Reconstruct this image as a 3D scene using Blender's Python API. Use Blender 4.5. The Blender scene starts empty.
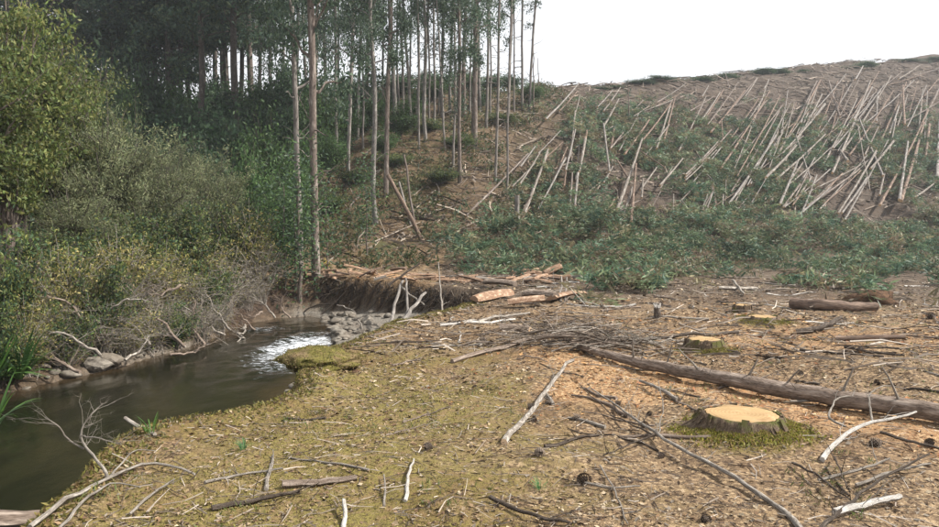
import bpy, math, random
import numpy as np
from mathutils import Vector
random.seed(7); rng = np.random.default_rng(7)
R = math.radians
S = bpy.context.scene

# ------------------------------------------------------------------ camera, sky, sun, exposure
FPX, CX, HY, CAMZ = 700.0, 469.5, 230.0, 1.6          # focal length, centre column and horizon row in photo pixels
cd = bpy.data.cameras.new('camera'); cam = bpy.data.objects.new('camera', cd); S.collection.objects.link(cam)
PITCH = math.atan((263.5 - HY) / FPX)
cam.location = (0, 0, CAMZ); cam.rotation_euler = (R(90) - PITCH, 0, 0)
cd.sensor_width = 36; cd.lens = FPX / 939 * 36; cd.clip_end = 3000; cd.clip_start = 0.05
S.camera = cam
SUN_AZ, SUN_EL = R(92), R(45)                          # azimuth clockwise from +Y (the view direction)
w = bpy.data.worlds.new('World'); S.world = w; w.use_nodes = True
nt = w.node_tree; bg = nt.nodes['Background']
sky = nt.nodes.new('ShaderNodeTexSky'); sky.sky_type = 'NISHITA'; sky.sun_disc = False
sky.sun_elevation = SUN_EL; sky.sun_rotation = SUN_AZ; sky.air_density = 1.0; sky.dust_density = 4.0; sky.ozone_density = 1.0
hs = nt.nodes.new('ShaderNodeHueSaturation'); hs.inputs['Saturation'].default_value = 0.45
nt.links.new(sky.outputs[0], hs.inputs['Color'])
cl = nt.nodes.new('ShaderNodeMix'); cl.data_type = 'RGBA'; cl.inputs[0].default_value = 0.6; cl.inputs[7].default_value = (9.6, 9.7, 9.9, 1)   # thin white cloud over the whole sky
nt.links.new(hs.outputs[0], cl.inputs[6]); nt.links.new(cl.outputs[2], bg.inputs[0]); bg.inputs[1].default_value = 0.088
sl = bpy.data.lights.new('sun', 'SUN'); sl.energy = 5.0; sl.angle = R(1.5); sl.color = (1, 0.95, 0.87)
so = bpy.data.objects.new('sun', sl); S.collection.objects.link(so)
sd = Vector((math.sin(SUN_AZ) * math.cos(SUN_EL), math.cos(SUN_AZ) * math.cos(SUN_EL), math.sin(SUN_EL)))
so.rotation_euler = sd.to_track_quat('Z', 'Y').to_euler(); so.location = (20, 10, 40)
S.view_settings.view_transform = 'Standard'; S.view_settings.look = 'None'; S.view_settings.gamma = 1
S.view_settings.exposure = 0.84
try:
    S.cycles.volume_bounces = 1; S.cycles.transparent_max_bounces = 8
except Exception: pass

# ------------------------------------------------------------------ noise and terrain
def _h(ix, iy, s):
    h = (ix * 374761393 + iy * 668265263 + s * 974634777) & 0xffffffff
    h = ((h ^ (h >> 13)) * 1274126177) & 0xffffffff
    return ((h ^ (h >> 16)) & 0xffff) / 65535.0
def vn(x, y, s=0):
    x = np.asarray(x, float); y = np.asarray(y, float)
    ix = np.floor(x).astype(np.int64); iy = np.floor(y).astype(np.int64)
    fx = x - ix; fy = y - iy; fx = fx * fx * (3 - 2 * fx); fy = fy * fy * (3 - 2 * fy)
    a = _h(ix, iy, s); b = _h(ix + 1, iy, s); c = _h(ix, iy + 1, s); d = _h(ix + 1, iy + 1, s)
    return (a + (b - a) * fx) * (1 - fy) + (c + (d - c) * fx) * fy
def fbm(x, y, o=4, s=0):
    v = 0; a = 0.5; t = 0
    for k in range(o):
        v = v + a * vn(x * 2 ** k + 17.3 * k, y * 2 ** k - 9.1 * k, s + k); t += a; a *= 0.5
    return v / t
def sstep(a, b, x):
    t = np.clip((x - a) / (b - a), 0, 1); return t * t * (3 - 2 * t)
# rim of the creek's channel: x, y, width of the bank's face
CH = [(-2.9, -9, .5), (-2.35, 2, .4), (-2.32, 3.8, .35), (-2.42, 4.6, .35), (-2.56, 5.1, .35), (-2.5, 5.5, .35), (-2.1, 5.85, .4), (-1.84, 6.4, .4), (-1.7, 6.9, .4),
      (-1.85, 8.0, .4), (-1.95, 9.0, .45), (-1.73, 9.8, .45), (-1.39, 10.9, .5), (-.6, 13.6, .6), (.3, 15.8, .7), (.95, 17.3, .6), (.2, 18.6, .45), (-1.44, 20.2, .4),
      (-3.0, 21.6, .45), (-4.2, 22.6, .6), (-5.3, 22.9, .9), (-6.5, 22.6, 1.2), (-7.6, 21, 1.6), (-8.3, 17.5, 1.9), (-9.0, 14.5, 2.1), (-9.9, 11.5, 2.4), (-10.8, 7, 2.6), (-11.5, -9, 2.6)]
WA = [(-2.6, -9), (-2.5, 2), (-2.5, 5), (-2.2, 6.2), (-2.0, 7.5), (-2.5, 9), (-2.95, 10.3), (-2.9, 12), (-2.9, 15.4), (-3.5, 18.4), (-4.1, 20.6), (-4.9, 21.8), (-6.0, 21.4), (-6.6, 19.3), (-6.55, 15.9), (-7.1, 13.2), (-7.75, 11.4), (-8.6, 7), (-9.2, -9)]
CHn = np.array([c[:2] for c in CH], float); CHw = np.array([c[2] for c in CH], float); WAn = np.array(WA, float)
def sdist(P, x, y, W=None):
    """signed distance to polygon, positive inside; with W also the blended edge value"""
    A = P; B = np.roll(P, -1, 0); best = np.full(x.shape, 1e9); wv = np.zeros(x.shape); ins = np.zeros(x.shape, bool)
    for k in range(len(A)):
        ax, ay = A[k]; bx, by = B[k]; ex, ey = bx - ax, by - ay
        t = np.clip(((x - ax) * ex + (y - ay) * ey) / (ex * ex + ey * ey), 0, 1)
        d = np.hypot(x - ax - t * ex, y - ay - t * ey); m = d < best
        best = np.where(m, d, best)
        if W is not None: wv = np.where(m, W[k] * (1 - t) + W[(k + 1) % len(W)] * t, wv)
        if ey != 0:
            c = ((ay > y) != (by > y)) & (x < ex * (y - ay) / ey + ax); ins ^= c
    s = np.where(ins, best, -best)
    return (s, wv) if W is not None else s
WZ = -1.1
def foot(x): return np.interp(x, [-90, -50, -35, -26, -20, -15, -11, -8, -5, 0, 6, 12, 25, 60], [50, 47, 43.5, 40, 36.6, 33.6, 31, 29.3, 28.2, 28, 29.7, 32, 36, 40])
def ridge(x): return np.interp(x, [-90, -20, 2, 8, 20, 45, 60, 100], [15, 14, 13.6, 14.3, 17.2, 22.5, 25.2, 28])
def hill(x, y):
    t = y - foot(x); k = 1.6
    r = 0.47 * k * np.logaddexp(0, t / k)
    z = ridge(x) + (fbm(x * .11, y * .11, 3, 5) - .5) * 2.2; kk = 1.1
    return -kk * np.logaddexp(-np.minimum(r, 90) / kk, -z / kk) + kk * np.logaddexp(0, -z / kk)
def H(x, y, fine=True):
    x = np.atleast_1d(np.asarray(x, float)); y = np.atleast_1d(np.asarray(y, float))
    hz = hill(x, y)
    z = hz + (fbm(x * .35, y * .35, 3, 2) - .5) * .22
    hm = np.clip(hz / 2.0, 0, 1)
    z = z + hm * ((fbm(x * .5, y * .5, 4, 9) - .5) * .9)
    near = (x > -14) & (x < 3) & (y < 26)
    if near.any():
        xs, ys = x[near], y[near]
        wob = (fbm(xs * 1.3, ys * 1.3, 3, 31) - .5) * .5
        s, wv = sdist(CHn, xs, ys, CHw); s = s + wob * np.clip(wv * 1.2, .3, 1)
        ww = sdist(WAn, xs, ys) + wob * .6
        fl = np.where(ww > 0, WZ - .02 - .5 * sstep(0, 1.0, ww), WZ + .06 + .13 * np.clip(-ww, 0, 2.2) + (fbm(xs * 3, ys * 3, 2, 44) - .45) * .12)
        f = sstep(0, 1, s / wv)
        left = np.clip((-xs - 7) / 4, 0, 1)
        zb = z[near] + .25 * left
        lip = .05 * np.exp(-(s / .35) ** 2) * (1 - left)
        z[near] = zb * (1 - f) + fl * f + lip
    # moss mounds round the stumps
    for (sx, sy, sr, sh) in MOUNDS:
        d2 = (x - sx) ** 2 + (y - sy) ** 2
        z = z + sh * np.exp(-d2 / (sr * sr))
    if fine:
        z = z + (fbm(x * 5, y * 5, 3, 3) - .5) * .05 + (fbm(x * 1.7, y * 1.7, 2, 8) - .5) * .10
    return z
MOUNDS = []
def ray(px, py): return np.array([(px - CX) / FPX, 1.0, (HY - py) / FPX])
# the photo plane is tilted by the small pitch; use the exact ray
def ray(px, py):
    v = Vector(((px - CX) / FPX, (263.5 - py) / FPX, -1.0)); v.rotate(cam.rotation_euler); v /= v.y
    return np.array(v)
TT = np.concatenate([np.arange(1.6, 30, .04), np.arange(30, 130, .12)])
def G(px, py, lift=0.0):
    """where the sight line through a photo pixel meets the terrain"""
    d = ray(px, py); z = CAMZ + d[2] * TT; h = H(d[0] * TT, TT); m = z <= h
    t = TT[np.argmax(m)] if m.any() else 70.0
    return np.array([d[0] * t, t, float(H(d[0] * t, t)[0]) + lift])
def D(px, py, depth):
    d = ray(px, py); return np.array([d[0] * depth, depth, CAMZ + d[2] * depth])
def on(x, y, lift=0.0): return np.array([x, y, float(H(x, y)[0]) + lift])
def proj(p):
    v = np.array(p) - np.array([0, 0, CAMZ]); c, s = math.cos(PITCH), math.sin(PITCH)
    dz = v[1] * c - v[2] * s; uy = v[2] * c + v[1] * s
    return CX + FPX * v[0] / dz, 263.5 - FPX * uy / dz

# ------------------------------------------------------------------ materials
class NT:
    def __init__(s, name):
        s.m = bpy.data.materials.new(name); s.m.use_nodes = True; s.t = s.m.node_tree; s.b = s.t.nodes['Principled BSDF']
        s.out = s.t.nodes['Material Output']
    def n(s, typ, **kw):
        o = s.t.nodes.new('ShaderNode' + typ)
        for k, v in kw.items(): setattr(o, k, v)
        return o
    def l(s, a, b): s.t.links.new(a, b)
    def put(s, sock, v):
        if isinstance(v, bpy.types.NodeSocket): s.l(v, sock)
        else: sock.default_value = v
    def mix(s, f, a, b, mode='MIX'):
        o = s.n('Mix', data_type='RGBA', blend_type=mode); s.put(o.inputs[0], f)
        for i, v in ((6, a), (7, b)): s.put(o.inputs[i], v if isinstance(v, bpy.types.NodeSocket) else (*v, 1))
        return o.outputs[2]
    def noise(s, co, sc, det=4, ro=.6):
        o = s.n('TexNoise'); s.l(co, o.inputs['Vector']); o.inputs['Scale'].default_value = sc; o.inputs['Detail'].default_value = det; o.inputs['Roughness'].default_value = ro
        return o.outputs['Fac']
    def ramp(s, v, a, b):
        o = s.n('MapRange'); s.put(o.inputs[0], v); o.inputs[1].default_value = a; o.inputs[2].default_value = b; o.interpolation_type = 'SMOOTHSTEP'
        return o.outputs[0]
    def math(s, op, a, b=0.0):
        o = s.n('Math', operation=op); s.put(o.inputs[0], a); s.put(o.inputs[1], b); return o.outputs[0]
    def pos(s): return s.n('NewGeometry').outputs['Position']
    def obj(s): return s.n('TexCoord').outputs['Object']
    def uv(s): return s.n('TexCoord').outputs['UV']
    def rnd(s): return s.n('ObjectInfo').outputs['Random']
    def attr(s, nme): return s.n('Attribute', attribute_name=nme)
    def scale(s, co, v):
        o = s.n('VectorMath', operation='MULTIPLY'); s.l(co, o.inputs[0]); o.inputs[1].default_value = v; return o.outputs[0]
    def bump(s, h, st=.5, dist=.02):
        o = s.n('Bump'); s.l(h, o.inputs['Height']); o.inputs['Strength'].default_value = st; o.inputs['Distance'].default_value = dist; s.l(o.outputs[0], s.b.inputs['Normal'])
    def fin(s, col, rough=.85, spec=.25):
        s.put(s.b.inputs['Base Color'], col if isinstance(col, bpy.types.NodeSocket) else (*col, 1)); s.put(s.b.inputs['Roughness'], rough); s.b.inputs['Specular IOR Level'].default_value = spec
        return s.m
def mat_bark(name, dark, mid, pale, amount=.5, moss=None, ku=3.0, kv=2.5):
    t = NT(name); u = t.uv(); a = t.noise(t.scale(u, (ku * 3, kv, 1)), 3, 5, .65); b = t.noise(t.scale(u, (ku, kv * .35, 1)), 2, 3)
    c = t.mix(t.ramp(a, .3, .65), dark, mid); c = t.mix(t.ramp(b, .62 - amount * .35, .8 - amount * .2), c, pale)
    c = t.mix(t.math('MULTIPLY', t.rnd(), .35), c, t.mix(.5, c, dark))
    if moss: c = t.mix(t.ramp(t.noise(t.pos(), 3, 4), .5, .62), c, moss)
    t.bump(a, .8, .02); return t.fin(c, .85, .2)
def mat_leaf(name, trans=.35, rough=.55):
    t = NT(name); at = t.attr('Col').outputs['Color']
    v = t.math('MULTIPLY_ADD', t.rnd(), .35); v.node.inputs[2].default_value = .82
    hsv = t.n('HueSaturation'); t.l(at, hsv.inputs['Color']); t.l(v, hsv.inputs['Value'])
    t.fin(hsv.outputs[0], rough, .3)
    tr = t.n('BsdfTranslucent'); t.l(hsv.outputs[0], tr.inputs[0]); ms = t.n('MixShader'); ms.inputs[0].default_value = trans
    t.l(t.b.outputs[0], ms.inputs[1]); t.l(tr.outputs[0], ms.inputs[2]); t.l(ms.outputs[0], t.out.inputs[0]); return t.m
def mat_col(name, rough=.85):
    t = NT(name); at = t.attr('Col').outputs['Color']; n = t.noise(t.pos(), 60, 3)
    return t.fin(t.mix(t.ramp(n, .25, .75), t.mix(1, at, (.72, .70, .68), 'MULTIPLY'), at), rough, .2)
def mat_cut(name, c0, c1, c2):
    t = NT(name); o = t.obj(); g = t.n('TexWave', wave_type='RINGS', rings_direction='Z'); t.l(o, g.inputs[0]); g.inputs['Scale'].default_value = 11; g.inputs['Distortion'].default_value = 2.2; g.inputs['Detail'].default_value = 3
    c = t.mix(t.math('MULTIPLY', g.outputs['Fac'], .55), c0, c1); c = t.mix(t.ramp(t.noise(o, 5, 5), .5, .75), c, c2)
    saw = t.noise(t.scale(o, (1.2, 24, 1)), 2.0, 3); c = t.mix(t.math('MULTIPLY', t.ramp(saw, .45, .7), .35), c, (c1[0] * .6, c1[1] * .6, c1[2] * .6))          # saw marks
    gr = t.n('TexGradient', gradient_type='RADIAL'); t.l(o, gr.inputs[0]); cr = t.noise(t.scale(gr.outputs['Color'], (1, 1, 1)), 26, 2); ln = t.n('VectorMath', operation='LENGTH'); t.l(t.scale(o, (1, 1, 0)), ln.inputs[0])
    ck = t.math('MULTIPLY', t.ramp(cr, .66, .7), t.ramp(t.noise(o, 7, 3), .45, .6)); c = t.mix(t.math('MULTIPLY', ck, .75), c, (.10, .06, .03)); c = t.mix(t.math('MULTIPLY', t.ramp(t.noise(o, 3.0, 4), .52, .66), .55), c, (c1[0] * .7, c1[1] * .62, c1[2] * .55)); t.bump(t.math('ADD', t.noise(o, 60, 3), saw), .5, .006)
    return t.fin(c, .8, .2)
M = {}
M['bark_tree'] = mat_bark('bark_tree', (.055, .043, .036), (.17, .135, .115), (.34, .30, .265), .35)
M['bark_grey'] = mat_bark('bark_grey', (.07, .062, .056), (.19, .175, .16), (.36, .335, .31), .4)
M['bark_dark'] = mat_bark('bark_dark', (.035, .029, .026), (.105, .088, .075), (.20, .17, .15), .3)
M['bark_pale'] = mat_bark('bark_pale', (.075, .065, .058), (.18, .16, .145), (.31, .285, .26), .5)
M['log_pale'] = mat_bark('log_pale', (.075, .062, .052), (.175, .150, .128), (.30, .27, .24), .5)
M['log_brown'] = mat_bark('log_brown', (.05, .035, .028), (.16, .11, .082), (.34, .25, .19), .4)
M['log_grey'] = mat_bark('log_grey', (.075, .054, .042), (.225, .172, .135), (.39, .32, .265), .5, ku=5, kv=6)
M['wood_dry'] = mat_bark('wood_dry', (.10, .085, .07), (.27, .235, .20), (.47, .43, .38), .55, ku=4, kv=14)
M['wood_dark'] = mat_bark('wood_dark', (.03, .023, .018), (.09, .068, .052), (.20, .165, .135), .35, ku=4, kv=14)
M['wood_white'] = mat_bark('wood_white', (.22, .20, .18), (.48, .45, .41), (.66, .63, .59), .6, ku=4, kv=14)
M['slab'] = mat_bark('slab', (.12, .07, .045), (.29, .18, .115), (.46, .34, .245), .5, ku=4, kv=10)
M['stump_bark'] = mat_bark('stump_bark', (.045, .03, .02), (.15, .105, .07), (.26, .20, .135), .4, moss=(.10, .10, .028), ku=6, kv=10)
M['cut'] = mat_cut('cut_wood', (.36, .25, .125), (.27, .16, .072), (.42, .31, .18))
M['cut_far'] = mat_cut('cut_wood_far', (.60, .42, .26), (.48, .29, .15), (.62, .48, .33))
M['leaf'] = mat_leaf('leaf'); M['leaf_thin'] = mat_leaf('leaf_thin', .45); M['litter'] = mat_col('litter'); M['cone'] = mat_col('cone')

def ground_material():
    t = NT('ground'); p = t.pos(); z1 = t.n('SeparateColor'); t.l(t.attr('Zone').outputs['Color'], z1.inputs[0]); z2 = t.n('SeparateColor'); t.l(t.attr('ZoneB').outputs['Color'], z2.inputs[0])
    n1 = t.noise(p, 1.1, 5, .65); n2 = t.noise(p, 7, 5, .7); n3 = t.noise(p, 38, 4, .7); n4 = t.noise(p, 95, 3, .6); n5 = t.noise(p, .45, 4)
    vo = t.n('TexVoronoi'); t.l(p, vo.inputs['Vector']); vo.inputs['Scale'].default_value = 42; vs = t.n('SeparateColor'); t.l(vo.outputs['Color'], vs.inputs[0])
    c = t.mix(t.ramp(n3, .32, .68), (.085, .055, .034), (.215, .150, .088))
    c = t.mix(t.ramp(n2, .4, .7), c, t.mix(t.ramp(n4, .35, .65), (.30, .215, .125), (.19, .122, .07)))
    c = t.mix(t.math('MULTIPLY', t.ramp(vs.outputs[0], .72, .8), .7), c, (.38, .275, .165))        # pale leaf and bark scraps
    c = t.mix(t.math('MULTIPLY', t.ramp(vs.outputs[1], .78, .85), .8), c, (.055, .036, .025))
    moss = t.mix(t.ramp(n3, .3, .7), (.085, .074, .020), (.21, .172, .055)); moss = t.mix(t.ramp(n2, .45, .65), moss, (.18, .125, .06))
    mf = t.ramp(t.math('ADD', t.math('MULTIPLY', z1.outputs[0], .34), t.math('MULTIPLY', t.math('ADD', n1, n2), .56)), .68, .86)
    mf = t.math('MULTIPLY', mf, t.ramp(t.math('ADD', n3, t.math('MULTIPLY', n4, .3)), .42, .68)); c = t.mix(mf, c, moss)
    chip = t.mix(t.ramp(n3, .35, .65), (.20, .105, .05), (.40, .24, .12)); chip = t.mix(t.ramp(vs.outputs[2], .7, .8), chip, (.50, .35, .20))
    cf = t.ramp(t.math('ADD', t.math('MULTIPLY', z1.outputs[1], .8), t.math('MULTIPLY', n2, .45)), .50, .75); cf = t.math('MULTIPLY', cf, t.ramp(n4, .34, .55)); c = t.mix(cf, c, chip)
    soil = t.mix(t.ramp(n2, .35, .68), (.040, .031, .025), (.105, .078, .060)); soil = t.mix(t.ramp(n1, .45, .7), soil, (.09, .07, .054)); soil = t.mix(t.math('MULTIPLY', t.ramp(n3, .55, .7), .5), soil, (.20, .17, .14))
    c = t.mix(z1.outputs[2], c, soil)
    under = t.mix(t.ramp(n2, .35, .65), (.065, .042, .026), (.15, .105, .062)); under = t.mix(t.ramp(n5, .5, .65), under, (.085, .085, .04)); c = t.mix(z2.outputs[2], c, under)
    sh = t.mix(t.ramp(n3, .35, .65), (.085, .075, .062), (.27, .245, .21)); c = t.mix(z2.outputs[0], c, sh)
    mud_shade = t.mix(t.ramp(n2, .35, .65), (.018, .012, .009), (.058, .038, .026)); c = t.mix(z2.outputs[1], c, mud_shade)  # dark bank soil, its colour deepened further for shade under the overhang
    c = t.mix(t.math('MULTIPLY', t.ramp(n5, .46, .62), .45), c, t.mix(1, c, (.72, .60, .52), 'MULTIPLY'))
    h = t.math('ADD', t.math('MULTIPLY', n3, .7), t.math('ADD', t.math('MULTIPLY', n4, .35), t.math('MULTIPLY', vs.outputs[0], .25))); t.bump(h, .9, .03)
    return t.fin(c, .9, .15)
M['ground'] = ground_material()
def water_material():
    t = NT('water'); p = t.pos(); f = t.attr('Foam').outputs['Fac']; n = t.noise(t.scale(p, (1, .55, 1)), 9, 5, .65); n2 = t.noise(t.scale(p, (1, .45, 1)), 2.2, 3)
    nf = t.noise(t.scale(p, (1.2, 2.4, 1)), 5.0, 7, .78); ff = t.ramp(t.math('ADD', t.math('MULTIPLY', f, .36), t.math('MULTIPLY', nf, 1.0)), .69, .90)
    c = t.mix(t.ramp(n2, .35, .65), (.007, .007, .004), (.013, .012, .006)); c = t.mix(t.attr('Shallow').outputs['Fac'], c, (.045, .03, .016)); c = t.mix(ff, c, (.55, .58, .62))
    t.bump(t.math('ADD', n2, t.math('MULTIPLY', n, .35)), .42, .03); r = t.math('MULTIPLY_ADD', ff, .5); r.node.inputs[2].default_value = .07
    m = t.fin(c, r, .5); t.b.inputs['IOR'].default_value = 1.33; return m
M['water'] = water_material()
def mat_stone():
    t = NT('stone'); o = t.pos(); c = t.mix(t.ramp(t.noise(o, 9, 5), .3, .7), (.06, .052, .043), (.20, .18, .15)); c = t.mix(t.math('MULTIPLY', t.rnd(), .5), c, (.15, .12, .09)); t.bump(t.noise(o, 25, 4), .6, .02); return t.fin(c, .7, .3)
M['stone'] = mat_stone()
def mat_moss():
    t = NT('moss_turf'); o = t.pos(); n = t.noise(o, 14, 5, .7); c = t.mix(t.ramp(n, .3, .7), (.06, .058, .014), (.17, .145, .045)); c = t.mix(t.ramp(t.noise(o, 3, 4), .45, .62), c, (.19, .135, .075)); t.bump(t.noise(o, 45, 4), .9, .03); return t.fin(c, .95, .1)
M['moss'] = mat_moss()
def mat_soil():
    t = NT('dark_soil'); o = t.pos(); c = t.mix(t.ramp(t.noise(o, 10, 5, .7), .3, .7), (.035, .022, .014), (.13, .075, .045)); t.bump(t.noise(o, 30, 4), .9, .03); return t.fin(c, .95, .1)
M['soil'] = mat_soil()

# ------------------------------------------------------------------ mesh building
col = S.collection
class MB:
    def __init__(s): s.v = []; s.f = {3: [], 4: []}; s.m = {3: [], 4: []}; s.uv = []; s.c = []; s.n = 0
    def add(s, v, faces, uv=None, col=None, mi=0):
        v = np.asarray(v, float); k = len(v); s.v.append(v)
        s.uv.append(np.zeros((k, 2)) if uv is None else np.asarray(uv, float))
        if col is None: col = (1, 1, 1)
        col = np.asarray(col, float); s.c.append(np.broadcast_to(col, (k, 3)) if col.ndim == 1 else col)
        for F in faces:
            F = np.asarray(F, int)
            if len(F): s.f[F.shape[1]].append(F + s.n); s.m[F.shape[1]].append(np.full(len(F), mi, int))
        s.n += k
    def mesh(s, name, mats, smooth=True, origin=None):
        v = np.concatenate(s.v) if s.v else np.zeros((0, 3))
        if origin is not None: v = v - np.asarray(origin)
        tri = np.concatenate(s.f[3]) if s.f[3] else np.zeros((0, 3), int); qd = np.concatenate(s.f[4]) if s.f[4] else np.zeros((0, 4), int)
        mi = np.concatenate([np.zeros(0, int)] + s.m[3] + s.m[4])
        me = bpy.data.meshes.new(name); me.vertices.add(len(v)); me.vertices.foreach_set('co', v.astype(np.float32).ravel())
        lv = np.concatenate([tri.ravel(), qd.ravel()]); me.loops.add(len(lv)); me.loops.foreach_set('vertex_index', lv.astype(np.int32))
        nf = len(tri) + len(qd); st = np.concatenate([np.arange(len(tri)) * 3, len(tri) * 3 + np.arange(len(qd)) * 4]); me.polygons.add(nf); me.polygons.foreach_set('loop_start', st.astype(np.int32))
        me.polygons.foreach_set('material_index', mi.astype(np.int32)); me.polygons.foreach_set('use_smooth', np.full(nf, smooth))
        uv = np.concatenate(s.uv)[lv]; ul = me.uv_layers.new(name='UVMap'); ul.data.foreach_set('uv', uv.astype(np.float32).ravel())
        ca = me.color_attributes.new('Col', 'FLOAT_COLOR', 'POINT'); cc = np.ones((len(v), 4)); cc[:, :3] = np.concatenate(s.c); ca.data.foreach_set('color', cc.astype(np.float32).ravel())
        for m in mats: me.materials.append(M[m])
        me.update(calc_edges=True); me.validate(); return me
    def build(s, name, mats, parent=None, smooth=True, origin=None):
        if isinstance(mats, str): mats = [mats]
        o = bpy.data.objects.new(name, s.mesh(name, mats, smooth, origin)); col.objects.link(o)
        if origin is not None and parent is None: o.location = origin
        if parent is not None: o.parent = parent
        return o
def tag(o, label=None, cat=None, group=None, kind=None):
    if label: o['label'] = label
    if cat: o['category'] = cat
    if group: o['group'] = group
    if kind: o['kind'] = kind
    return o
def empty(name, loc): o = bpy.data.objects.new(name, None); col.objects.link(o); o.location = loc; o.empty_display_size = .2; return o
def copy_tree(o):
    c = o.copy(); col.objects.link(c)
    for ch in list(o.children):
        k = ch.copy(); col.objects.link(k); k.parent = c
        for g in list(ch.children): q = g.copy(); col.objects.link(q); q.parent = k
    return c
def frames(P):
    T = np.gradient(P, axis=0); T /= np.linalg.norm(T, axis=1)[:, None] + 1e-9
    a = np.array([0, 0, 1.0]) if abs(T[0][2]) < .9 else np.array([1.0, 0, 0]); U = np.zeros_like(P); u = np.cross(T[0], a)
    for i in range(len(P)):
        u = u - T[i] * np.dot(u, T[i]); u /= np.linalg.norm(u) + 1e-9; U[i] = u
    return T, U, np.cross(T, U)
def tube(mb, P, r, sides=6, mi=0, caps=True, capmi=None, rough=0.0, col=None, capcol=None):
    P = np.asarray(P, float); n = len(P); r = np.broadcast_to(np.asarray(r, float), (n,)); T, U, V = frames(P); a = np.linspace(0, 2 * np.pi, sides + 1)
    rr = r[:, None] * np.ones(sides + 1)[None]
    if rough:
        q = 1 + rough * (rng.random((n, sides + 1)) - .5) * 2; q[:, -1] = q[:, 0]; rr = rr * q
    ring = P[:, None] + rr[..., None] * (np.cos(a)[None, :, None] * U[:, None] + np.sin(a)[None, :, None] * V[:, None])
    L = np.concatenate([[0], np.cumsum(np.linalg.norm(np.diff(P, axis=0), axis=1))]) + random.random() * 9
    uv = np.stack(np.broadcast_arrays(a[None] / 6.283, L[:, None]), -1)
    m = sides + 1; i, j = np.meshgrid(np.arange(n - 1), np.arange(sides), indexing='ij'); b = (i * m + j).ravel()
    mb.add(ring.reshape(-1, 3), [np.stack([b, b + 1, b + m + 1, b + m], 1)], uv.reshape(-1, 2), col, mi)
    if caps:
        for k, s in ((0, 1), (n - 1, -1)):
            if r[k] < 1e-4: continue
            v = np.concatenate([ring[k][:-1], P[k:k + 1] - T[k] * s * r[k] * .03]); q = np.arange(sides)
            f = np.stack([q, np.full(sides, sides), (q + 1) % sides], 1) if s > 0 else np.stack([(q + 1) % sides, np.full(sides, sides), q], 1)
            mb.add(v, [f[:, ::-1]], None, capcol if capcol is not None else col, mi if capmi is None else capmi)
def path(pts, n=8, wob=.03):
    P = np.asarray(pts, float); L = np.concatenate([[0], np.cumsum(np.linalg.norm(np.diff(P, axis=0), axis=1))]); t = np.linspace(0, L[-1], n)
    Q = np.stack([np.interp(t, L, P[:, k]) for k in range(3)], 1)
    if len(P) > 2: Q[1:-1] = .5 * Q[1:-1] + .25 * (Q[:-2] + Q[2:])
    w = rng.normal(0, 1, Q.shape) * wob * L[-1] / n; w[0] = 0; w[-1] *= .5; return Q + w
def twigs(mb, P, r, n, length, sides=3, up=.2, sub=1, col=None):
    for k in range(n):
        t = .15 + .85 * random.random(); i = min(int(t * (len(P) - 1)), len(P) - 2); f = t * (len(P) - 1) - i; b = P[i] * (1 - f) + P[i + 1] * f
        ax = P[i + 1] - P[i]; ax = ax / (np.linalg.norm(ax) + 1e-9); d = ax * .7 + rng.normal(0, .75, 3); d[2] = abs(d[2]) * .6 + up; d /= np.linalg.norm(d); l = length * (.4 + .8 * random.random())
        Q = path([b, b + d * l * .5, b + d * l + rng.normal(0, .12, 3) * l], 5, .12); tube(mb, Q, np.linspace(r, r * .3, 5) * (.6 + .5 * random.random()), sides, caps=False, col=col)
        if sub: twigs(mb, Q, r * .5, 2, l * .5, 3, up, sub - 1, col)
def leaves(mb, C, size, aspect, pal, tilt=1.0, dirs=None, mi=0, jit=.35):
    """one bent leaf (two triangles) for each centre"""
    n = len(C); s = size * (1 - jit + 2 * jit * rng.random(n))[:, None]
    d = rng.normal(0, 1, (n, 3)) if dirs is None else dirs + rng.normal(0, .35, (n, 3)); d[:, 2] *= tilt; d /= np.linalg.norm(d, axis=1)[:, None] + 1e-9
    a = rng.normal(0, 1, (n, 3)); u = np.cross(d, a); u /= np.linalg.norm(u, axis=1)[:, None] + 1e-9; nn = np.cross(d, u)
    v = np.stack([C - d * s * .5, C + u * s * aspect * .5 + nn * s * .06, C + d * s * .5, C - u * s * aspect * .5 + nn * s * .06], 1).reshape(-1, 3)
    q = np.arange(n)[:, None] * 4; pal = np.asarray(pal, float); cc = pal[rng.integers(0, len(pal), n)] * (.7 + .6 * rng.random(n))[:, None]
    mb.add(v, [np.concatenate([q, q + 1, q + 2, q + 3], 1)], None, np.repeat(cc, 4, 0), mi)
ORD = 'first second third fourth fifth sixth seventh eighth ninth tenth eleventh twelfth thirteenth fourteenth fifteenth sixteenth seventeenth eighteenth nineteenth twentieth'.split()
ORD += ['twenty-' + o for o in ORD[:9]] + ['thirtieth'] + ['thirty-' + o for o in ORD[:9]] + ['fortieth'] + ['forty-' + o for o in ORD[:9]] + ['fiftieth'] + ['fifty-' + o for o in ORD[:9]] + ['sixtieth'] + ['sixty-' + o for o in ORD[:9]]
def number(items, fmt, cat, group):
    """items: (object, photo x); labels count from the left"""
    items = sorted(items, key=lambda a: a[1]); n = len(items)
    for k, (o, x) in enumerate(items):
        w_ = 'leftmost' if k == 0 else 'rightmost' if k == n - 1 else ORD[k] + ' from the left'
        tag(o, fmt.replace('#', w_), cat, group)

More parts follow.
